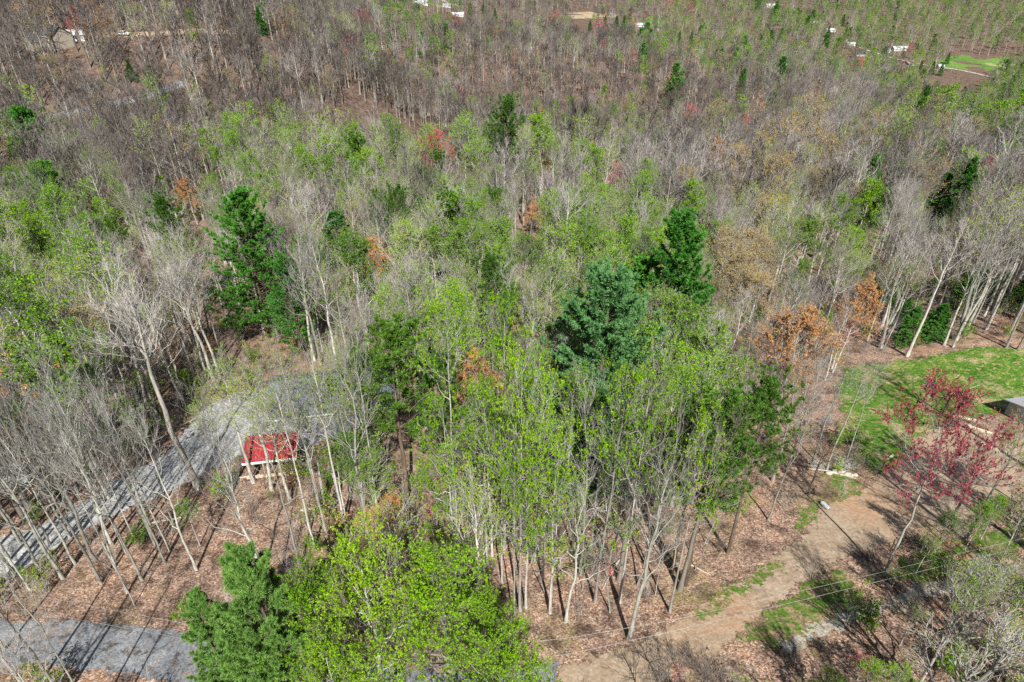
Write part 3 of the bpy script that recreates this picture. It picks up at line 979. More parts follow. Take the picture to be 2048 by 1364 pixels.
by_top('full', 703, 455, 23, 'yellow-green tree with a domed crown between rust tree and pale trunks', clear=44, var=1, rot=3)
by_top('full', 1262, 428, 21, 'domed yellow-green tree near the narrow dark pine', clear=34, var=3)
by_top('full', 1745, 355, 19, 'bright yellow-green tree in front of the hemlocks', clear=44, var=0, wide=1.3)
by_top('full', 1790, 370, 17, 'second bright yellow-green tree in front of the hemlocks', var=1, wide=1.2)
by_top('full', 1730, 450, 16, 'yellow-green tree trailing down the gap below the hemlocks', var=3)
by_top('full', 1622, 425, 18, 'wide flat yellow-green crown among grey bare trees', clear=46, var=1, wide=1.4)
by_top('full', 1400, 352, 20, 'pale yellow-green crown beside a bare white trunk near the tan trees', clear=30, var=0)
by_top('full', 1883, 275, 16, 'yellow-green tree standing alone among grey trees near the hemlock row', clear=18, var=1)
by_top('full', 1208, 165, 19, 'green tree in the dip behind the near woods', clear=20, var=3)
by_top('full', 1262, 185, 17, 'narrow green tree in the dip beside its taller neighbour', clear=16, var=2)
for px, py, h in [(1355, 570, 22), (1395, 595, 21), (1425, 640, 20), (1405, 685, 20), (1370, 720, 19), (1445, 690, 18)]:
    by_top('leafy', px, py, h, 'mid green leafy tree in the cluster below the narrow dark pine', 'leafy cluster below the narrow pine', clear=22, wide=1.15)
for px, py, h, wd in [(1030, 690, 21, .95), (975, 735, 20, .9), (1080, 745, 20, .85), (1060, 815, 20, .85), (1120, 850, 19, .9), (1030, 890, 18, .8), (885, 770, 19, .9), (1000, 800, 19, .75), (900, 880, 17, .85), (1115, 940, 15, .9), (860, 900, 12, .9)]:
    by_top('slim_leafy', px, py, h * 1.05, 'yellow-green leafy tree in the bright stand between the round pine and blue-green pine', 'bright leafy stand in the middle of the woods', clear=20, wide=wd)
for px, py, h in [(430, 705, 17), (475, 735, 16), (520, 770, 15), (400, 790, 13), (680, 690, 18), (650, 720, 17), (585, 735, 17), (622, 728, 17), (705, 740, 17)]:
    by_top('bud', px, py, h, 'lime budding tree on the slope above the blue-roofed house', 'lime budding trees above the house', wide=1.2)
for px, py, h in [(700, 855, 12), (660, 880, 10), (735, 900, 11), (365, 1000, 6)]:
    by_top('leafy', px, py, h, 'mid green small tree crowding around the red-roofed carport', 'green small trees around the carport', var=2, wide=1.25)

by_top('rust', 1612, 615, 18, 'bright orange budding tree beside the lawn, the largest orange crown', clear=115, var=0, rot=.5, wide=1.2)
by_top('rust', 1730, 545, 17, 'rusty brown crown among grey bare trees above the lawn', clear=60, var=1)
by_top('rust', 368, 350, 13, 'low rust orange tree at the foot of the hillside beside vivid green ones', clear=30, var=1, wide=1.5)
by_top('red', 865, 250, 24, 'small fiery red tree in front of a dark round pine', clear=26, var=0, wide=.8)
by_top('rust', 1060, 402, 10, 'low red-orange understory tree in the gap below the oval green crown', clear=28, var=1, wide=1.5)
by_top('rust', 745, 470, 16, 'orange budding tree tucked behind the domed yellow-green crown', clear=18, var=0)
by_top('rust', 775, 975, 6.5, 'rusty understory tree below the round-topped olive pine', var=1, wide=1.1)
by_top('rust', 760, 1010, 7, 'low rust brown shrub-like tree between white trunks', var=0, wide=1.4)
by_top('red', 1240, 312, 15, 'magenta red maple beside the slender bright green tree', clear=22, var=1)
by_top('red', 1495, 228, 14, 'dull red maple beyond the dip near the tan crowns', clear=16, var=0)
by_top('red', 1210, 74, 17, 'pinkish red maple on the grey hill below the valley evergreens', clear=12, var=1)
by_top('red', 1985, 305, 13, 'dark red maple at the end of the hemlock row', clear=16, var=0)
by_top('red', 200, 665, 8, 'low crimson shrub-like maple in the bare hollow', var=1, wide=1.5)
by_top('red', 1700, 625, 10, 'thin crimson maple behind the orange budding tree', clear=18, var=1, wide=1.2)
by_top('tan', 95, 108, 18, 'yellow-tan crown below the hillside house', clear=26, var=0, wide=1.3)
for px, py, h in [(1450, 450, 20), (1510, 455, 20), (1545, 470, 18), (1470, 510, 18), (1535, 540, 17), (1480, 480, 20), (1440, 545, 17)]:
    by_top('tan', px, py, h, 'golden tan flowering tree in the patch beside the narrow dark pine', 'golden tan patch beside the narrow pine', clear=18, wide=1.15)
for px, py, h in [(1735, 215, 20), (1660, 255, 19), (1900, 215, 20), (1880, 245, 18), (1730, 250, 19), (1420, 78, 20), (1390, 95, 19), (1440, 105, 18), (1520, 165, 18), (1480, 285, 19), (1630, 335, 18), (1830, 215, 19), (1790, 225, 19), (1965, 230, 19)]:
    by_top('tan', px, py, h, 'tan flowering crown scattered over the grey slopes facing the valley', 'tan crowns on the grey slopes', clear=14, wide=1.15)

for px, py, h, wd in [(655, 250, 24, 1.2), (735, 290, 23, 1.1), (770, 215, 27, 1.0), (790, 232, 26, 1.0), (570, 240, 25, 1.1), (600, 285, 22, 1.1), (520, 330, 22, 1.1), (960, 262, 24, 1.1), (850, 240, 25, .9), (1230, 200, 27, 1.0), (480, 300, 22, 1.1), (655, 300, 22, 1.2)]:
    by_top('leafy', px, py, h, 'pale lime crown in the row along the far edge of the near woods', 'lime crowns along the wood edge', clear=20, wide=wd)
for px, py, h, wd in [(920, 430, 22, 1.1), (955, 440, 22, 1.1), (1005, 425, 22, 1.2), (860, 440, 21, 1.1), (1120, 430, 22, 1.1), (1165, 420, 22, 1.1), (1220, 480, 21, 1.1), (1195, 500, 20, 1.1), (1050, 455, 20, 1.1), (800, 430, 22, 1), (870, 555, 21, 1.1), (910, 585, 20, 1.1), (1300, 440, 21, 1), (1110, 500, 20, 1), (760, 560, 19, 1), (700, 680, 19, 1)]:
    by_top('leafy', px, py, h, 'spring green crown in the belt of green between the two tall narrow pines', 'green belt in the middle of the woods', clear=18, wide=wd)
# the crimson maple in the yard, and trunks with their feet in view
by_base('red', 1768, 1151, 21, 'crimson red maple on a long curved trunk standing over the orange clay yard', var=0, rot=.8, wide=.85, lean=(-.02, .05))
CL = 'bare grey tree on the leafy bank between the gravel driveway and the paved road'
for px, py, h in [(202, 1166, 20), (255, 1186, 19), (284, 1160, 18), (313, 1090, 19), (340, 1102, 18), (393, 1140, 17), (126, 1157, 20), (150, 1128, 18), (250, 1105, 21), (224, 1090, 19), (180, 1085, 18), (100, 1090, 19), (300, 1050, 19), (60, 1180, 19), (20, 1120, 19), (268, 1210, 9), (165, 1060, 20), (350, 1060, 17), (40, 1085, 18)]:
    by_base('slim', px, py, h * 1.13, CL, 'bare trees on the bank above the paved road', wide=.85)
for px, py, h, k in [(128, 1400, 19, 'slim_bud'), (62, 1392, 19, 'slim_bud'), (10, 1300, 17, 'slim_bud'), (190, 1440, 18, 'slim'), (-30, 1260, 18, 'slim')]:
    by_base(k, px, py, h, 'tall tree rooted below the paved road beside its trunk shadows', 'trees below the paved road', wide=.9)
for px, py, h in [(546, 1188, 19), (525, 1150, 16), (600, 1135, 18), (630, 1100, 19), (655, 1080, 20), (690, 1060, 20), (735, 1070, 20), (760, 1055, 20), (640, 1020, 19)]:
    by_base('slim' if px % 2 or px < 570 else 'slim_bud', px, py, h * 1.2, 'slim pale trunk tree between the red-roofed carport and the big yellow-green crowns', 'slim trees below the carport', wide=.8)
for px, py, h in [(1090, 1190, 9), (1120, 1130, 11), (1155, 1220, 7), (1220, 1225, 9), (1275, 1170, 12), (1310, 1190, 8), (1345, 1150, 11), (1205, 1120, 12), (1060, 1130, 10), (1390, 1140, 9), (1300, 1080, 12), (1250, 1100, 13), (1410, 1085, 10), (1165, 1180, 6)]:
    by_base('slim', px, py, h, 'short thin snag standing in the pink litter among taller trunks', 'thin snags above the dirt road bend', wide=1.1, lean=(U(-.22, .22), U(-.22, .22)))
for px, py, h in [(230, 1135, 20), (190, 1120, 21), (330, 1125, 18), (80, 1140, 21), (110, 1125, 20), (265, 1070, 20), (140, 1075, 21), (210, 1060, 21), (30, 1150, 20)]:
    by_base('slim', px, py, h, CL, 'bare trees on the bank above the paved road', wide=.85)
for px, py, h, k in [(911, 1055, 24, 'leafy'), (1041, 1222, 25, 'leafy'), (1008, 1100, 25, 'leafy'), (1132, 1243, 17, 'bare'), (1190, 1205, 22, 'bud'), (1160, 1150, 21, 'bare'), (1258, 1277, 22, 'bare'), (1240, 1205, 23, 'bud'), (1238, 1160, 21, 'dark'), (1340, 1225, 20, 'bud'), (1360, 1180, 20, 'dark'), (1215, 1150, 17, 'bare'), (1290, 1130, 20, 'bud'), (975, 1130, 19, 'bud'), (1085, 1160, 21, 'bud'), (1180, 1110, 20, 'bud')]:
    by_base(dict(bare='slim', bud='slim_leafy', leafy='slim_leafy').get(k, k), px, py, h * 1.1, dict(leafy='tall tree on a clean white trunk with yellow-green leaves above open leaf litter', bare='leafless tree on the pink leaf litter above the dirt road bend', bud='thin-crowned spring green tree on the pink leaf litter above the dirt road bend', dark='dark-barked bare tree on the pink leaf litter above the dirt road bend')[k],
            dict(leafy='white trunked leafy trees above the dirt road', bare='leafless trees above the dirt road bend', bud='spring green trees above the dirt road bend', dark='dark bare trees above the dirt road bend')[k], wide=.85)
for px, py, h, k, lb in [(1455, 1106, 19, 'round_pine', 'pine with pale straight trunk rooted in yellow-green litter by the dirt road'), (1536, 1040, 21, 'slim', 'white leaning trunk with a thick shadow, alone on the bank above the dirt road'),
                         (1654, 940, 21, 'slim', 'thick forked bare tree at the brush heap beside the lawn'), (1622, 930, 17, 'slim', 'straight thin bare tree just before the forked tree by the lawn'), (1690, 930, 15, 'slim', 'thin curved bare tree behind the brush heap'),
                         (1545, 962, 17, 'dark', 'dark trunk with a green bush at its foot on the bank'), (1575, 935, 17, 'slim', 'pale leaning tree between the dark trunk and the brush heap'),
                         (1615, 990, 11, 'dark', 'dark slanting trunk snag casting shadow over the bank'),
                         (1902, 1040, 12, 'dark', 'small crooked dark tree at the clay yard edge'), (1930, 1080, 17, 'bud', 'tall crooked tree behind the small dark one at the clay yard edge'),
                         (1512, 870, 14, 'dark', 'short dark trunk in shade at the litter edge above the bank'), (1540, 850, 15, 'dark', 'second short dark trunk in shade at the litter edge'),
                         (1814, 712, 24, 'bare', 'thick pale trunk standing at the lawn corner, the stoutest by the lawn'), (1972, 660, 25, 'bare', 'stout tall bare tree in the dark woods above the lawn'),
                         (1888, 690, 20, 'bare', 'slim bare tree of a close pair above the lawn'), (1906, 694, 19, 'slim', 'shorter slim tree of the close pair above the lawn'), (1930, 668, 21, 'bare', 'leaning pale tree between the close pair and the stout tree'),
                         (2012, 695, 20, 'dark', 'dark-based slim tree where the lawn meets the woods'), (2035, 700, 18, 'dark', 'last slim tree along the lawn edge'), (1868, 640, 20, 'dark', 'thin tree behind the evergreen bushes above the lawn'),
                         (1762, 655, 21, 'bare', 'pale bare tree behind the evergreen bush at the lawn end'), (1775, 650, 22, 'bare', 'twin pale bare tree beside its partner at the lawn end'),
                         (1990, 1330, 13, 'bud', 'crooked white-trunked budding tree below the pale gravel path'), (1880, 1290, 8, 'leafy', 'small leafy tree beside the pale gravel path'),
                         (1905, 1150, 9, 'leafy', 'bushy green small tree on the slope under the clay yard'), (1985, 1150, 11, 'bud', 'thin budding tree on the slope under the clay yard'),
                         (2025, 1080, 14, 'dark', 'dark bare tree at the far end of the clay yard'), (1835, 1375, 14, 'bud', 'many-limbed budding tree rooted below the gravel path, its shadow fanning over the dirt road'),
                         (2060, 1240, 13, 'bud', 'budding tree beyond the pale gravel path end')]:
    by_base(k, px, py, h, lb, wide=.9 if k != 'bare' else 1.0)
for px, py, h in [(1330, 1400, 5.5), (1390, 1420, 6), (1290, 1430, 5), (1440, 1430, 5)]:
    by_base('dark', px, py, h, 'low bare brown thicket tree at the foot of the dirt road', 'bare thicket at the foot of the dirt road', wide=1.9)
for px, py, h in [(1720, 1400, 4.5), (1770, 1410, 4.5), (1640, 1415, 4)]:
    by_base('leafy', px, py, h, 'low leafy green bush below the gravel path', 'green bushes below the gravel path', wide=1.6)
for px, py, h, k in [(1960, 1200, 7, 'bud'), (2040, 1170, 8, 'bud'), (1900, 1210, 5, 'leafy'), (1830, 1150, 5, 'bud'), (1960, 1080, 6, 'leafy'), (2020, 1300, 9, 'bud'), (1800, 1290, 5, 'bud'), (1690, 1250, 3.5, 'leafy'), (1870, 1100, 5, 'leafy'), (2040, 1010, 8, 'bud'), (1990, 1260, 6, 'leafy'), (1950, 1380, 8, 'bud'), (1780, 1180, 4, 'leafy')]:
    by_base(k, px, py, h, 'small budding sapling in the tangle between the clay yard and the pale path', 'small saplings below the clay yard', wide=1.5)
by_base('red', 1715, 1360, 3, 'tiny red-leaved maple sapling below the gravel path', var=1, wide=1.6)
for px, py, h in [(1445, 860, 15), (1470, 835, 16), (1490, 862, 14), (1500, 815, 17), (1530, 800, 17), (1555, 822, 16), (1580, 790, 17), (1605, 805, 15), (1470, 880, 13), (1530, 880, 15), (1565, 770, 18), (1625, 770, 17), (1500, 780, 18), (1600, 745, 18), (1650, 760, 16), (1590, 860, 14)]:
    by_base('slim', px, py, h, 'slim grey bare tree in the thicket under the bright orange crown', 'slim bare trees under the orange crown', wide=.8)
# trees behind and beside the camera that throw the long shadows over the road
for x, y, h, k in [(28, 24, 13, 'shade'), (36, 21, 13, 'shade'), (45, 25, 12, 'shade'), (21, 17, 11.5, 'shade'), (13, 15, 11, 'shade'), (33, 29.5, 10, 'shade'), (40, 12, 15, 'shade'), (26, 11, 15, 'shade'), (4, 12, 10, 'shade'), (-30, 17, 17, 'bare'), (-40, 20, 19, 'bare'), (-22, 12, 14, 'bare'), (44, 30, 11, 'bud'), (-52, 26, 18, 'bud'), (52, 34, 14, 'bud'), (-26, 20, 15, 'bare')]:
    tree(k, x, y, h, 'tree rooted downhill of the road whose shadow falls across it', 'trees downhill of the roads')

# ------------------------------------------------------------------ sight lines to the buildings
for px, py, r, t in [(540, 905, 55, 78), (450, 855, 45, 80), (510, 840, 60, 84), (580, 825, 40, 86), (690, 790, 12, 92), (248, 68, 12, 270), (120, 70, 32, 285), (1724, 102, 18, 500), (1790, 98, 18, 520), (1812, 122, 16, 480), (1900, 130, 60, 480), (1165, 30, 40, 650), (860, 6, 30, 500), (895, 8, 26, 520), (1278, 49, 14, 560), (918, 28, 10, 520), (1885, 133, 12, 480), (1700, 88, 14, 520)]:
    CLEAR.append((px, py, r * .8, t * 1.42 if t > 400 else t))

CLEAR += [(475, 500, 95, 108), (520, 590, 85, 104), (565, 620, 60, 96), (1950, 128, 60, 760), (775, 740, 90, 74), (800, 900, 75, 62), (880, 980, 60, 52)]
# ------------------------------------------------------------------ the rest of the woods
MAP = ["KKKKKKMKKKMMMGGG",
       "KKKKKKKKKKKKBBMG",
       "KKKPPPPPPPBBTTTB",
       "GPPPBPPPGGGTPPBB",
       "GPBPBPPPPGPTBBBB",
       "PBBBPPPPPGGBTBBB",
       "BBPPPPGGGGGBBBBB",
       "BBBPPPGGGGGBBBBB",
       "BBBBPGGGGGPBBBPP",
       "PBBBGGGGPBBBBBPP",
       "PPPGGGGGBBBBPPPP"]
MIX = dict(B=dict(bare=.70, dark=.14, bud=.10, tan=.04, red=.003, rust=.007, leafy=.01),
           K=dict(dark=.58, bare=.22, bud=.09, leafy=.02, tan=.04, rust=.012, red=.004, hemlock=.003),
           P=dict(bud=.42, bare=.43, leafy=.11, rust=.02, round_pine=.01, tan=.01),
           G=dict(leafy=.50, bud=.34, bare=.10, hemlock=.01, round_pine=.02, dark=.03),
           T=dict(tan=.34, bare=.44, bud=.12, dark=.09, rust=.01),
           M=dict(bare=.20, dark=.18, leafy=.30, bud=.17, hemlock=.02, tan=.07, rust=.015, red=.004))


def scatter(y0, y1, gap, slope=.9, pad=42, x0=None, x1=None):
    pts = []
    for y in np.arange(y0, y1, gap):
        hw = slope * y + pad
        for x in np.arange(-hw, hw, gap):
            pts.append((x, y))
    P = np.array(pts) + U(-.47, .47, (len(pts), 2)) * gap
    return P


OPEN.append((np.array([(44., 24), (150, 10), (150, 88), (78, 84), (64, 60)]), 0.0))   # the yard goes on past the picture
pts = np.concatenate([scatter(28, 90, 4.0), scatter(90, 160, 4.1), scatter(160, 260, 4.8), scatter(260, 420, 5.2), scatter(420, 700, 6.8, .82, 20), scatter(700, 1450, 10.5, .80, 20)])
bad = np.zeros(len(pts), bool)
for Q, mg in OPEN:
    near = (pts > Q.min(0) - 5).all(1) & (pts < Q.max(0) + 5).all(1)
    if near.any():
        bad[near] |= poly_dist(pts[near], Q) < mg
PL = np.array(PLACED)
for i in range(0, len(pts), 4000):
    d = ((pts[i:i + 4000, None] - PL[None]) ** 2).sum(-1).min(1)
    bad[i:i + 4000] |= d < 2.4 ** 2
pts = pts[~bad]
hh = rng.normal(19.3, 3.8, len(pts)).clip(9, 27)
thin = np.sin(pts[:, 0] / 17 + 2 * np.sin(pts[:, 1] / 31)) * np.sin(pts[:, 1] / 21 + 1.3 * np.sin(pts[:, 0] / 23))
cut = (thin > .35) & (pts[:, 1] > 170) & (U(0, 1, len(pts)) < .33)
pts, hh = pts[~cut], hh[~cut]
gz = ground(pts[:, 0], pts[:, 1])
# nothing in front of the crowns and buildings that show
bad = np.zeros(len(pts), bool)
fr = np.linspace(.35, 1.0, 6)
pxs, pys, fs = [], [], []
for f in fr:
    a, b, c = project(pts[:, 0], pts[:, 1], gz + hh * f)
    pxs.append(a); pys.append(b); fs.append(c)
for cx, cy, r, t in CLEAR:
    for a, b, c in zip(pxs, pys, fs):
        bad |= (np.hypot(a - cx, b - cy) < r * .6 + 1.3 * FPX / c) & (c < t - 2)
pts, hh, gz = pts[~bad], hh[~bad], gz[~bad]
tx, ty, tf = project(pts[:, 0], pts[:, 1], gz + hh * .8)
bx, by_, bf = project(pts[:, 0], pts[:, 1], gz)
# what the picture can see, with a margin for a step to the side; hidden dips behind a ridge stay empty
dip = (pts[:, 1] > 212) & (pts[:, 1] < 330) & (pts[:, 0] > -75) & (pts[:, 0] < 95)
infr = ~dip & (((tx > -420) & (tx < 2468)) | ((pts[:, 1] < 170) & (tx > -1500) & (tx < 3500))) & (ty < 1500) & (by_ > -60)
hid = np.zeros(len(pts), bool)
far_i = np.where(pts[:, 1] > 180)[0]
for k in np.linspace(.2, .97, 24):
    X, Y = pts[far_i, 0] * k, pts[far_i, 1] * k
    zt = CAMZ + (gz[far_i] + hh[far_i] + 3 - CAMZ) * k
    hid[far_i] |= zt < ground(X, Y) + 5
keep = infr & ~hid
pts, hh, gz, tx, ty, tf = (a[keep] for a in (pts, hh, gz, tx, ty, tf))
kinds = []
for x, y in zip(tx, ty):
    cx = int(np.clip((x + U(-50, 50)) // 128, 0, 15))
    cy = int(np.clip((y + U(-40, 40)) // 124, 0, 10))
    mx = MIX[MAP[cy][cx]]
    ks = list(mx)
    pr = np.array([mx[k] for k in ks])
    kinds.append(ks[rng.choice(len(ks), p=pr / pr.sum())])
kinds = np.array(kinds)


def zone(px, py, t):
    if t < 75:
        return 'between the paved road and the carport' if px < 640 else 'above the dirt road bend' if px < 1400 else 'around the clay yard'
    if t < 125:
        return ('on the wooded slope beyond the gravel driveway' if px < 420 else 'in the woods behind the blue-roofed house' if px < 800 else 'around the big blue-green pine' if px < 1450 else 'in the grey woods above the lawn')
    if t < 215:
        return ('in the stand at the foot of the brown hillside' if px < 620 else 'in the middle woods near the far dip' if px < 1250 else 'on the grey slope facing the hemlock row')
    return 'on the brown hillside below the white car' if px < 640 else 'on the grey ridge beyond the dip'


LOOK = dict(bare=['bare pale-barked tree'], dark=['bare dark-barked tree'], bud=['thinly budding pale green tree'], leafy=['yellow-green leafy tree'], tan=['tan flowering tree'], rust=['rust orange budding tree'], red=['red maple in flower'], hemlock=['dark evergreen tree'], round_pine=['olive green pine'])
order = np.argsort(tf)
quota = dict(bare_tree=300, budding_tree=290, leafy_tree=240, tan_flowering_tree=40, orange_budding_tree=20, red_maple_tree=20, hemlock_tree=20, pine_tree=30)
for o in COL.objects:
    n0 = o.name.split('.')[0]
    if n0 in quota:
        quota[n0] -= 1
rest = []
for i in order:
    k = kinds[i]
    nm = NAME[k][0]
    inside = -60 < tx[i] < 2108 and ty[i] < 1400
    if inside and quota[nm] > 0 and tf[i] < 260:
        quota[nm] -= 1
        lb = LOOK[k][0] + ' ' + zone(tx[i], ty[i], tf[i])
        o = tree(k, pts[i, 0], pts[i, 1], hh[i] * (.8 if k in ('rust', 'red', 'hemlock') else 1), lb, lb, wide=U(.85, 1.2), lean=(U(-.05, .05), U(-.05, .05)))
    else:
        rest.append(i)
rest = np.array(rest)
print('trees as things', {k: v for k, v in quota.items()}, 'rest', len(rest))


# ------------------------------------------------------------------ the far woods: one object, too many to count
def lod(kind, seed):
    if kind in ('bare', 'dark'):
        return hardwood(seed, 22, .2, .45, 13, .25, (30, 62), 5, 4, 2, 2.7, lod=True, R=3.9 if kind == 'bare' else 4.7, barks=('bark_dark', 'far_twig_dark') if kind == 'dark' else ('bark_pale', 'far_twig'), thick=1.7)
    if kind == 'bud':
        return hardwood(seed, 22, .18, .45, 13, .24, (30, 60), 5, 5, 1, 1.9, 'leaf_bud', 2.6, .24, lod=True, R=3.8, thick=1.2, barks=('bark_pale', 'far_twig'))
    if kind == 'leafy':
        return hardwood(seed, 22, .18, .42, 13, .23, (26, 62), 5, 5, 1, 1.5, 'leaf_green' if seed % 2 else 'leaf_mid', 4.4, .36, lod=True, R=3.6)
    if kind in ('tan', 'rust', 'red'):
        return hardwood(seed, BASEH[kind], .17, .42, 13, .27, (30, 64), 5, 5, 1, 1.6, 'leaf_' + kind, 5.0, .2, lod=True, R=4.2, barks=('bark_dark', 'far_twig'))
    if kind == 'hemlock':
        return conifer(seed, 18, .2, .06, .8, 5, 5.5, 'white', 'needle_dark', 1.2, 5, .6, .18, 6, lod=True)
    return conifer(seed, 20, .22, .5, .8, 4, 3.6, 'round', 'needle_yellow', 1, 6, .55, .15, 6, lod=True)


def stuff_scatter(name, label, cat, sources, P, rot, scl, idx):
    """One object of points; each point carries which mesh stands there."""
    me = bpy.data.meshes.new(name)
    me.vertices.add(len(P))
    me.vertices.foreach_set('co', np.asarray(P, float).ravel())
    for nm, val, ty_ in (('rot', rot, 'FLOAT'), ('scl', scl, 'FLOAT'), ('idx', idx, 'INT')):
        a = me.attributes.new(nm, ty_, 'POINT')
        a.data.foreach_set('value', np.asarray(val, np.int32 if ty_ == 'INT' else np.float32))
    o = tag(link(name, me), label, cat, None, 'stuff')
    g = bpy.data.node_groups.new(name, 'GeometryNodeTree')
    g.interface.new_socket('Geometry', in_out='INPUT', socket_type='NodeSocketGeometry')
    g.interface.new_socket('Geometry', in_out='OUTPUT', socket_type='NodeSocketGeometry')
    gi, go = g.nodes.new('NodeGroupInput'), g.nodes.new('NodeGroupOutput')
    jn = g.nodes.new('GeometryNodeJoinGeometry')

    def attr(nm, ty_):
        a = g.nodes.new('GeometryNodeInputNamedAttribute')
        a.data_type = ty_
        a.inputs[0].default_value = nm
        return a.outputs[0]
    ar, as_, ai = attr('rot', 'FLOAT'), attr('scl', 'FLOAT'), attr('idx', 'INT')
    cx = g.nodes.new('ShaderNodeCombineXYZ')
    g.links.new(ar, cx.inputs[2])
    for k, me_src in enumerate(sources):
        src = bpy.data.objects.new(name + '_source', me_src)
        oi = g.nodes.new('GeometryNodeObjectInfo')
        oi.inputs['Object'].default_value = src
        oi.inputs['As Instance'].default_value = False
        cmpn = g.nodes.new('FunctionNodeCompare')
        cmpn.data_type = 'INT'
        cmpn.operation = 'EQUAL'
        g.links.new(ai, cmpn.inputs[2])
        cmpn.inputs[3].default_value = k
        ip = g.nodes.new('GeometryNodeInstanceOnPoints')
        g.links.new(gi.outputs[0], ip.inputs['Points'])
        g.links.new(cmpn.outputs[0], ip.inputs['Selection'])
        g.links.new(oi.outputs['Geometry'], ip.inputs['Instance'])
        g.links.new(cx.outputs[0], ip.inputs['Rotation'])
        g.links.new(as_, ip.inputs['Scale'])
        g.links.new(ip.outputs[0], jn.inputs[0])
    g.links.new(jn.outputs[0], go.inputs[0])
    md = o.modifiers.new('scatter', 'NODES')
    md.node_group = g
    return o


src, sidx = [], {}
for k, n in dict(bare=4, dark=3, bud=3, leafy=4, tan=2, rust=1, red=1, hemlock=1, round_pine=1).items():
    for i in range(n):
        sidx.setdefault(k, []).append(len(src))
        src.append(dead_join('far_' + k, lod(k, 500 + 20 * len(src) + i)))
rng = np.random.default_rng(21)
U = rng.uniform
ix = [rng.choice(sidx[kinds[i]]) for i in rest]
sc = [hh[i] / BASEH[kinds[i]] * U(.9, 1.15) for i in rest]
stuff_scatter('distant_woods', 'grey and pale green spring woods covering the hills beyond the nearer trees', 'woods', src,
              np.c_[pts[rest], gz[rest]], U(0, 6.28, len(rest)), sc, ix)

# ------------------------------------------------------------------ undergrowth: saplings, brush and small bushes
def sapling(seed, H, n, leaf, nleaf, mats):
    global rng, U
    rng = np.random.default_rng(seed)
    U = rng.uniform
    B = MB()
    st = np.zeros((n, 4, 3))
    az, r = U(0, 6.28, n), U(.05, .35, n)
    q = np.linspace(0, 1, 4)
    hgt = H * U(.5, 1, n)
    st[:, :, 2] = q * hgt[:, None] - .05
    ln = U(.1, .4, n)[:, None] * q ** 1.3 * hgt[:, None]
    st[:, :, 0] = np.cos(az)[:, None] * (r[:, None] + ln)
    st[:, :, 1] = np.sin(az)[:, None] * (r[:, None] + ln)
    B.tubes(st, (np.array([.022, .016, .011, .006]) * 1.1)[None], 3, 0)
    b1, _, _ = grow(st, 7, .25, .9, .3, lambda p, s: hgt[p] * U(.15, .4, len(p)), 3)
    B.tubes(b1, np.array([.010, .007, .005])[None], 3, 0)
    b2, _, _ = grow(b1, 4, .2, .9, .2, lambda p, s: H * U(.07, .17, len(p)), 2)
    B.ribbons(b2[:, 0], b2[:, 1], .012, 0)
    if leaf:
        pk = rng.integers(0, len(b2), nleaf)
        B.leaves(b2[pk, 1] + rng.normal(size=(nleaf, 3)) * .08, .11, 1)
    return B.mesh('undergrowth', mats)


us = [sapling(700, 3.2, 5, None, 0, ['twig']), sapling(701, 2.4, 7, None, 0, ['twig_brown']), sapling(702, 4.2, 4, None, 0, ['twig']),
      sapling(703, 2.8, 6, 'leaf_bud', 260, ['twig', 'leaf_bud']), sapling(704, 2.2, 7, 'leaf_green', 420, ['twig_brown', 'leaf_green']),
      sapling(705, 2.6, 6, 'leaf_rust', 260, ['twig_brown', 'leaf_rust']), sapling(706, 2.0, 8, 'leaf_mid', 800, ['twig_brown', 'leaf_mid']),
      sapling(707, 2.8, 6, 'leaf_red', 240, ['twig_brown', 'leaf_red'])]
def sticks(seed, n, mat):
    global rng, U
    rng = np.random.default_rng(seed)
    U = rng.uniform
    B = MB()
    az = U(0, 6.28, n)
    d = np.stack([np.cos(az), np.sin(az), U(-.02, .12, n)], 1)
    c = np.c_[rng.normal(size=(n, 2)) * .9, U(.03, .12, n)]
    L = U(.5, 2.6, n)[:, None]
    q = np.linspace(-.5, .5, 4)[None, :, None]
    Pq = c[:, None] + q * (d * L)[:, None] + rng.normal(size=(n, 4, 3)) * np.array([.06, .06, .015])
    B.tubes(Pq, U(.015, .05, n)[:, None] * np.linspace(1, .5, 4)[None], 4, 0)
    return B.mesh('undergrowth', [mat])


us += [sticks(720, 5, 'log'), sticks(721, 7, 'bark_dark'), sticks(722, 4, 'bark_pale')]
rng = np.random.default_rng(31)
U = rng.uniform
up = np.concatenate([scatter(22, 125, 1.9), scatter(125, 260, 3.2)])
bad = np.zeros(len(up), bool)
for Q, mg in OPEN:
    near = (up > Q.min(0) - 3).all(1) & (up < Q.max(0) + 3).all(1)
    if near.any():
        sdx = poly_dist(up[near], Q)
        bad[near] |= (sdx < .3) if mg > .01 else ((sdx < 0) & (U(0, 1, near.sum()) < (.82 if mg == 0 else .62 if mg == .001 else 0)))
up = up[~bad]
dens = np.sin(up[:, 0] / 9 + np.sin(up[:, 1] / 13)) * np.sin(up[:, 1] / 10 + 1)
up = up[U(0, 1, len(up)) < .62 + .33 * dens]
uz = ground(up[:, 0], up[:, 1])
ui = rng.choice(11, len(up), p=[.15, .26, .10, .11, .10, .05, .09, .01, .05, .05, .03])
stuff_scatter('undergrowth', 'bare saplings and small budding bushes over the leaf litter', 'undergrowth', us, np.c_[up, uz], U(0, 6.28, len(up)), U(.55, 1.4, len(up)), ui)
#PART3
# ------------------------------------------------------------------ buildings
def roof_pts(w, d, h, rise, ov):
    return [(-w / 2 - ov, h - .02), (0, h + rise), (w / 2 + ov, h - .02)]


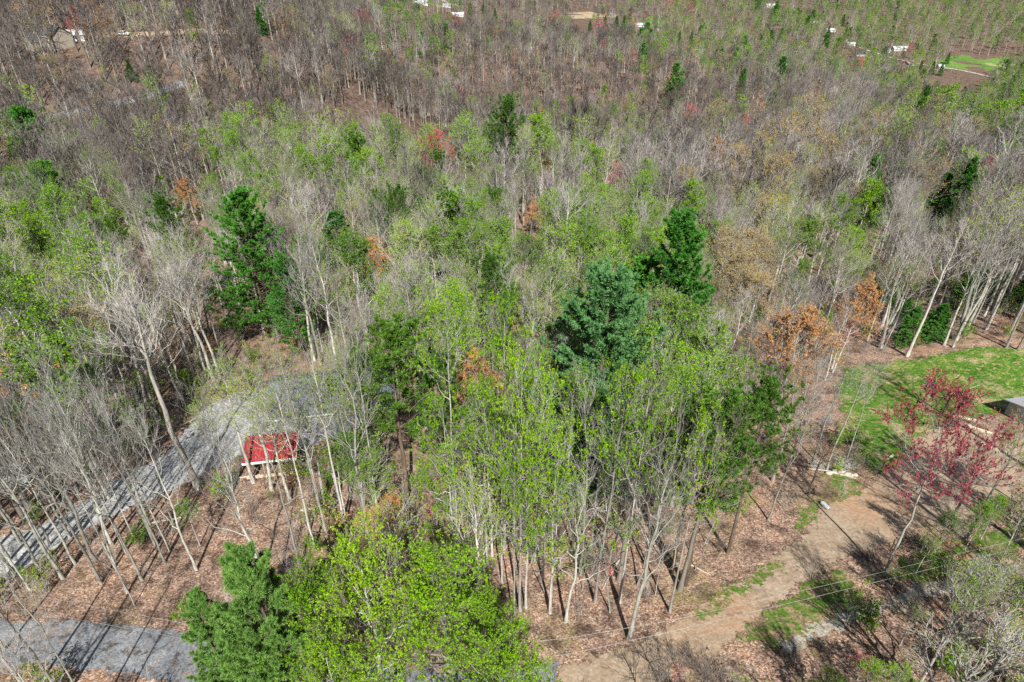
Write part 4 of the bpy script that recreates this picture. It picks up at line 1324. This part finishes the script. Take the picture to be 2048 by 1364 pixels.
def gable_house(px, py, L, Wd, hw, rise, wall, roof, label, rz=0.0, name='house', windows=3, chimney=False, group=None, door=True, x=None, y=None, cat='house'):
    """Long side faces the camera side (local -y); ridge runs along local x."""
    if x is None:
        x, y, t = at(px, py)
    z = float(min(ground(x + a, y + b) for a in (-L / 3, L / 3) for b in (-Wd / 3, Wd / 3))) - .1
    o = thing(name, label, cat, (x, y, z), rz, group)
    W_ = MB()
    # walls as four slabs, gables on top
    W_.box((0, -Wd / 2 + .1, hw / 2), (L, .2, hw))
    W_.box((0, Wd / 2 - .1, hw / 2), (L, .2, hw))
    for s in (-1, 1):
        W_.box((s * (L / 2 - .1), 0, hw / 2), (.2, Wd - .41, hw))
        xx = s * (L / 2 - .1)
        Vt = [(xx - .1, -Wd / 2, hw + .003), (xx - .1, Wd / 2, hw + .003), (xx - .1, .05, hw + rise - .12), (xx - .1, -.05, hw + rise - .12)]
        Vt += [(a + .2, b, c) for a, b, c in Vt]
        W_.add(Vt, [(0, 1, 2, 3), (7, 6, 5, 4), (0, 4, 5, 1), (1, 5, 6, 2), (2, 6, 7, 3), (3, 7, 4, 0)])
    link('wall', W_.mesh('house_wall', [wall]), o)
    R_ = MB()
    ov = .45
    for s in (-1, 1):
        a = np.array([(-L / 2 - ov, s * (Wd / 2 + ov), hw - ov * rise / (Wd / 2)), (L / 2 + ov, s * (Wd / 2 + ov), hw - ov * rise / (Wd / 2)), (L / 2 + ov, 0, hw + rise), (-L / 2 - ov, 0, hw + rise)])
        b = a + np.array([0, 0, .16])
        R_.add(np.r_[a, b], [(0, 1, 2, 3), (7, 6, 5, 4), (0, 4, 5, 1), (1, 5, 6, 2), (2, 6, 7, 3), (3, 7, 4, 0)])
    rf = link('roof', R_.mesh('house_roof', [roof]), o)
    if chimney:
        c = MB()
        c.box((0, 0, 0), (.7, .7, 1.6))
        c.box((0, 0, .86), (.85, .85, .12))
        link('chimney', c.mesh('chimney', ['stone']), rf, (L * .22, .5, hw + rise + .35))
    ez = hw - ov * rise / (Wd / 2)
    g = MB()
    g.box((0, -Wd / 2 - ov - .08, ez + .04), (L + 2 * ov, .14, .15))
    link('gutter', g.mesh('gutter', ['white_trim']), o)
    for k in range(windows):
        xx = (k + .5) / windows * L - L / 2 + (.35 if k % 2 else -.2)
        f = MB()
        f.box((0, 0, 0), (1.25, .10, 1.35))
        fo = link('window', f.mesh('window_frame', ['white_trim']), o, (xx, -Wd / 2 - .03, hw * .56))
        p = MB()
        p.box((-.27, -.04, 0), (.48, .06, 1.13))
        p.box((.27, -.04, 0), (.48, .06, 1.13))
        link('pane', p.mesh('pane', ['glass']), fo, (0, 0, 0))
    if door:
        d_ = MB()
        d_.box((0, 0, 0), (1.0, .12, 2.1))
        d_.box((.38, -.09, 0), (.06, .07, .14))
        link('door', d_.mesh('door', ['white_trim']), o, (L / 2 - .9, -Wd / 2 - .03, 1.06))
    return o


hx, hy, ht = at(625, 812, 2.9)
hs = gable_house(0, 0, 15, 8.5, 2.9, 2.3, 'white_wall', 'roof_blue', 'white house with a long blue-grey shingle roof hidden behind budding trees', .18, windows=5, chimney=True, x=hx + .8, y=hy + 6.6)
dk = MB()
dk.box((0, 0, .8), (6.5, 3, .14))
for k in range(4):
    dk.box((-3 + 2 * k, -1.35, .36), (.14, .14, .72))
link('deck', dk.mesh('deck', ['wood']), hs, (-3.2, -5.8, 0))
rl = MB()
rl.box((0, -1.42, 1.85), (6.5, .09, .1))
for k in range(14):
    rl.box((-3.2 + .49 * k, -1.42, 1.345), (.07, .07, .90))
link('railing', rl.mesh('railing', ['wood']), hs, (-3.2, -5.8, 0))

# the carport
cx_, cy_, ct = at(541, 960)
cz = float(ground(cx_, cy_)) - .05
cp = thing('carport', 'open carport with a bright red metal roof and white eave trim', 'carport', (cx_, cy_ + 2.0, cz), .17)
rm = MB()
CW, CD = 5.5, 3.5
a = np.array([(-CW / 2, -CD / 2, 2.55), (CW / 2, -CD / 2, 2.55), (CW / 2, CD / 2, 3.3), (-CW / 2, CD / 2, 3.3)])
rm.add(np.r_[a, a + [0, 0, .09]], [(3, 2, 1, 0), (4, 5, 6, 7), (0, 1, 5, 4), (1, 2, 6, 5), (2, 3, 7, 6), (3, 0, 4, 7)])
for k in range(16):
    x0 = -CW / 2 + .1 + k * (CW - .2) / 15
    b = np.array([(x0 - .025, -CD / 2, 2.642), (x0 + .025, -CD / 2, 2.642), (x0 + .025, CD / 2, 3.392), (x0 - .025, CD / 2, 3.392)])
    rm.add(np.r_[b, b + [0, 0, .05]], [(4, 5, 6, 7), (0, 1, 5, 4), (1, 2, 6, 5), (3, 0, 4, 7)])
link('roof', rm.mesh('carport_roof', ['roof_red']), cp)
fa = MB()
fa.box((0, -CD / 2 - .04, 2.55), (CW + .1, .07, .24))
link('fascia', fa.mesh('fascia', ['white_trim']), cp)
for k in range(4):
    for s, hgt in ((-1, 2.5), (1, 3.15)):
        ps = MB()
        ps.box((0, 0, hgt / 2), (.14, .14, hgt))
        link('post', ps.mesh('post', ['wood']), cp, (-CW / 2 + .35 + k * (CW - .7) / 3, s * (CD / 2 - .2), 0))
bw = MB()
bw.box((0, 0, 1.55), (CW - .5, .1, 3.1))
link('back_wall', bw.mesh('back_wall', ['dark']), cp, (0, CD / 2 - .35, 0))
rl = MB()
rl.box((0, 0, .45), (CW + .4, .16, .3))
link('rail', rl.mesh('rail', ['timber']), cp, (.2, -CD / 2 + .1, 0))

# house at the edge of the lawn
gx_, gy_, gt = at(2048, 855)
h2 = gable_house(0, 0, 9, 8, 2.0, 1.3, 'grey_wall', 'roof_grey', 'grey metal roofed shed beside the clay yard behind the crimson maple', .22, name='shed', windows=2, x=gx_ + 5.2, y=gy_ + .6, cat='shed')

# hillside house, its garage and car
tan = gable_house(112, 92, 11, 8, 5.2, 3.0, 'tan_wall', 'roof_dark', 'two-storey tan house with dark roof on the brown hillside', -.5, windows=3, chimney=True)
for ch in list(tan.children):                                   # a lower wing set across the front
    if ch.name.split('.')[0] in ('wall', 'roof'):
        wgo = link(ch.name.split('.')[0], ch.data, tan, (-2.2, -5.6, 0))
        wgo.rotation_euler = (0, 0, math.pi / 2)
        wgo.scale = (.62, .6, .66)
gable_house(158, 78, 7, 5, 2.6, 1.2, 'white_wall', 'roof_white', 'small pale garage beside the tan hillside house', .1, name='garage', windows=1, cat='garage')
x, y, t = at(248, 71)
car = thing('parked_car', 'white car parked on the hillside lane beyond the tan house', 'car', (x, y, float(ground(x, y)) + .1), .05)
body = MB()
prof = [(-2.3, .35), (-2.3, .95), (-2.15, 1.05), (-1.9, 1.62), (.3, 1.66), (1.05, 1.08), (2.15, .92), (2.3, .7), (2.3, .35), (0, .33)]
body.prism(prof, -.9, .9)
link('body', body.mesh('car_body', ['car_white']), car)
for s in (-1, 1):
    gl = MB()
    gl.add([(-1.75, s * .915, 1.08), (.75, s * .915, 1.08), (.22, s * .915, 1.56), (-1.6, s * .915, 1.56)], [(0, 1, 2, 3)])
    link('window', gl.mesh('car_window', ['glass']), car)
    for xx in (-1.4, 1.4):
        wh = MB()
        th = np.linspace(0, 2 * np.pi, 17)[:-1]
        ring = np.stack([np.cos(th) * .34, np.zeros(16), np.sin(th) * .34], 1)
        A, B = ring + [0, -.12, 0], ring + [0, .12, 0]
        i = np.arange(16)
        wh.add(np.r_[A, B], np.stack([i, (i + 1) % 16, 16 + (i + 1) % 16, 16 + i], 1))
        for off in (0, 16):
            wh.f.append(np.array([[off + 0 + j, off + 5 - 2 + j, off + 8 + j, off + (11 + j) % 16] for j in range(4)]) + wh.n - 32)
            wh.m.append(np.zeros(4, int)); wh.s.append(np.zeros(4, bool))
        link('wheel', wh.mesh('wheel', ['rubber']), car, (xx, s * .82, .34))
    lt = MB()
    lt.box((-2.28, s * .7, .85), (.08, .3, .2))
    link('tail_lamp', lt.mesh('tail_lamp', ['lamp_red']), car)
gw = MB()
gw.add([(1.0, -.75, 1.12), (1.0, .75, 1.12), (.36, .7, 1.62), (.36, -.7, 1.62)], [(0, 1, 2, 3)])
gw.v[-1] += np.array([.03, 0, .03])
link('windscreen', gw.mesh('windscreen', ['glass']), car)

# valley buildings
for px, py, L, Wd, hw, rise, wl, rf, lb, rz, nm in [
        (1722, 112, 12, 7, 2.6, 1.6, 'white_wall', 'roof_dark', 'white valley house with dark grey roof above the farm lane', -.15, 'house'),
        (1792, 101, 10, 8, 3.0, 1.8, 'white_wall', 'roof_white', 'white valley barn with pale blue-white metal roof', .1, 'barn'),
        (1808, 100, 7, 6, 2.8, 1.5, 'white_wall', 'roof_white', 'small pale shed beside the white valley barn', .15, 'shed'),
        (1772, 104, 7, 5, 2.4, 1.2, 'white_wall', 'roof_grey', 'low grey-roofed shed in front of the valley barn', 0, 'shed'),
        (1818, 130, 11, 8, 2.6, 1.8, 'tan_wall', 'roof_brown', 'valley house with a reddish brown roof by a turning circle', .4, 'house'),
        (1879, 138, 6, 6, 3, 1.5, 'white_wall', 'roof_white', 'small white house at the head of the evergreen hedge', .2, 'house'),
        (1702, 90, 9, 5, 2.4, 1.2, 'grey_wall', 'roof_grey', 'long grey shed up the valley lane', -.4, 'shed'),
        (1660, 63, 12, 6, 2.5, 1.5, 'white_wall', 'roof_white', 'pale long house half hidden in valley trees', .1, 'house'),
        (842, 8, 16, 9, 4, 2.5, 'white_wall', 'roof_white', 'white house behind the mown yard at the top of the view', .1, 'house'),
        (893, 14, 9, 6, 3, 1.5, 'white_wall', 'roof_grey', 'grey-roofed outbuilding by the pale straight road', .2, 'outbuilding'),
        (916, 32, 13, 6, 3, 1.6, 'white_wall', 'roof_white', 'white building alone among bare trees below the valley road', .05, 'building'),
        (1278, 53, 12, 7, 3, 1.6, 'white_wall', 'roof_white', 'white farm building beside the green field', .1, 'farm_building'),
        (1310, 62, 7, 6, 2.6, 1.4, 'white_wall', 'roof_grey', 'small house with grey roof near the white farm building', .1, 'house'),
        (1540, 14, 13, 7, 3, 1.8, 'white_wall', 'roof_white', 'pale house high among the far valley trees', .05, 'house'),
        (1625, 48, 11, 6, 2.6, 1.5, 'tan_wall', 'roof_grey', 'tan house with grey roof among the far valley trees', -.2, 'house')]:
    gable_house(px, py, L, Wd, hw, rise, wl, rf, lb, rz, name=nm, windows=2, cat=nm.replace('_', ' '))

# ------------------------------------------------------------------ small things
def lying(name, label, cat, p0, p1, r, mat, group=None, lift=0.0, taper=.6, sides=7):
    x0, y0, _ = at(*p0)
    x1, y1, _ = at(*p1)
    q = np.linspace(0, 1, 6)
    P = np.stack([x0 + (x1 - x0) * q, y0 + (y1 - y0) * q], 1)
    P[1:-1] += rng.normal(size=(4, 2)) * .06
    Z = ground(P[:, 0], P[:, 1]) + r * .7 + lift
    b = MB()
    b.tubes(np.c_[P, Z] - np.array([x0, y0, Z[0]]), r * np.linspace(1, taper, 6), sides, 0)
    o = link(name, b.mesh(name, [mat]), None, (x0, y0, float(Z[0])))
    return tag(o, label, cat, group)


for p0, p1, r, lb in [((600, 1022), (690, 1010), .10, 'pale fallen log below the carport rail'), ((440, 962), (520, 950), .12, 'bleached log lying beside the carport'), ((1800, 660), (1900, 668), .14, 'fallen trunk lying behind the lawn edge trees'),
                      ((1610, 936), (1700, 948), .07, 'long thin pole on the ground by the brush heap'), ((1660, 945), (1712, 958), .12, 'pale log along the dirt bank below the brush heap'),
                      ((1612, 830), (1660, 860), .08, 'grey fallen limb in the litter above the forked tree'), ((1380, 1130), (1420, 1150), .09, 'small log in the litter above the dirt road'), ((300, 1048), (365, 1035), .1, 'broken limb on the bank below the driveway'),
                      ((1240, 1120), (1205, 1180), .1, 'leaning dead limb fallen among the trunks'), ((1880, 795), (1960, 770), .06, 'thin pole on the lawn behind the crimson maple')]:
    lying('fallen_log', lb, 'log', p0, p1, r, 'log')
for k, (px, py) in enumerate([(1658, 948), (1668, 943), (1677, 945), (1686, 946), (1695, 950), (1702, 952), (1710, 951)]):
    x, y, t = at(px, py)
    b = MB()
    th = np.linspace(0, 2 * np.pi, 9)[:-1]
    s = U(.22, .4)
    R0 = np.stack([np.cos(th), np.sin(th) * .75], 1) * s * U(.8, 1.15, (8, 1))
    lv = [(-.06, 1.0), (s * .5, 1.05), (s * .85, .6), (s * .95, .12)]
    Vv = np.concatenate([np.c_[R0 * f, np.full(8, z)] for z, f in lv])
    i = np.arange(8)
    b.add(Vv, np.concatenate([np.stack([i + 8 * l, (i + 1) % 8 + 8 * l, (i + 1) % 8 + 8 * l + 8, i + 8 * l + 8], 1) for l in range(3)]))
    tag(link('rock', b.mesh('rock', ['stone']), None, (x, y, float(ground(x, y)))), 'grey rock in the short row under the brush heap', 'rock', 'rocks under the brush heap')


def brush(name, px, py, r, h, n, label, mat='twig'):
    x, y, t = at(px, py)
    az, el = U(0, 6.28, n), U(-.1, .5, n)
    d = np.stack([np.cos(az) * np.cos(el), np.sin(az) * np.cos(el), np.sin(el) * .7], 1)
    c = np.c_[rng.normal(size=(n, 2)) * r * .4, np.abs(rng.normal(size=n)) * h * .45 + .06]
    L = U(.5, 1.5, n)[:, None]
    q = np.linspace(-.5, .5, 4)[None, :, None]
    P = c[:, None] + q * (d * L)[:, None] + rng.normal(size=(n, 4, 3)) * .05
    P[:, :, 2] = np.maximum(P[:, :, 2], .02)
    b = MB()
    b.tubes(P, (U(.012, .03, n)[:, None] * np.linspace(1, .5, 4)[None]), 4, 0)
    o = link(name, b.mesh(name, [mat]), None, (x, y, float(ground(x, y))))
    return tag(o, label, 'brush pile')


brush('brush_pile', 1692, 932, 1.3, .9, 260, 'grey heap of cut branches at the corner of lawn and bank')
brush('brush_pile', 1638, 935, 1.2, .35, 110, 'flat scatter of pale branches at the foot of the forked tree')
brush('brush_pile', 1655, 842, .9, .35, 90, 'small pile of pale sticks in the litter above the forked tree')
brush('brush_pile', 1860, 775, .8, .25, 60, 'wisp of dead branches lying on the lawn')

x, y, t = at(1780, 916)
b = MB()
b.box((0, 0, .12), (1.3, .22, .16))
tag(link('timber_board', b.mesh('timber_board', ['timber']), None, (x, y, float(ground(x, y))),), 'pale cut board lying on the grass beside the dirt yard', 'board').rotation_euler = (0, 0, .6)
for k, (px, py, rz, lb) in enumerate([(1960, 862, -.6, 'pale timber under the crimson maple crown'), (1990, 900, -.7, 'long pale timber edging the clay yard by the shed'), (1930, 838, -.4, 'straw coloured timber at the top of the clay yard')]):
    x, y, t = at(px, py)
    b = MB()
    b.box((0, 0, .14), (3.0, .3, .24))
    tag(link('timber', b.mesh('timber', ['timber']), None, (x, y, float(ground(x, y)))), lb, 'timber').rotation_euler = (0, 0, rz)

# steel culvert end beside the road
x, y, t = at(1650, 1014)
cu = thing('culvert_pipe', 'pale blue-grey steel pipe end beside the dirt road, in a trunk shadow', 'pipe', (x, y, float(ground(x, y)) + .18), .35)
th = np.linspace(0, 2 * np.pi, 25)[:-1]
yy = np.linspace(-.5, .5, 19)
b = MB()
Vv, r_ = [], .22
for k, yv in enumerate(yy):
    rr_ = r_ + .018 * (k % 2)
    Vv.append(np.stack([np.cos(th) * rr_, np.full(24, yv), np.sin(th) * rr_], 1))
for k, yv in enumerate(yy[::-1]):
    Vv.append(np.stack([np.cos(th) * .19, np.full(24, yv), np.sin(th) * .19], 1))
nr = len(Vv)
i = np.arange(24)
F = [np.stack([i + 24 * k, (i + 1) % 24 + 24 * k, (i + 1) % 24 + 24 * ((k + 1) % nr), i + 24 * ((k + 1) % nr)], 1) for k in range(nr)]
b.add(np.concatenate(Vv), np.concatenate(F), 0, True)
link('pipe_wall', b.mesh('culvert_pipe', ['metal']), cu)

# two wires along the road
def world(px, py, t):
    d = ray(px, py)
    return np.array([0, 0, CAMZ]) + d * t


for k, (pts_, lb) in enumerate([([(-260, 1130, 58), (140, 1204, 50), (416, 1256, 46), (760, 1312, 43), (1130, 1277, 44), (1348, 1240, 45), (1740, 1150, 49), (2200, 1040, 55)], 'upper pale wire strung above the roads'),
                                ([(-260, 1165, 58), (217, 1250, 49), (416, 1286, 46), (760, 1345, 43), (1130, 1310, 43.5), (1348, 1262, 45), (1860, 1138, 50), (2200, 1058, 55)], 'lower pale wire strung above the roads')]):
    P = np.array([world(*p) for p in pts_])
    b = MB()
    q = np.linspace(0, len(P) - 1, 60)
    j = np.minimum(q.astype(int), len(P) - 2)
    Pq = P[j] + (P[j + 1] - P[j]) * (q - j)[:, None]
    b.tubes(Pq, .0075, 5, 0)
    tag(link('overhead_wire', b.mesh('overhead_wire', ['wire'])), lb, 'wire')
print('done')
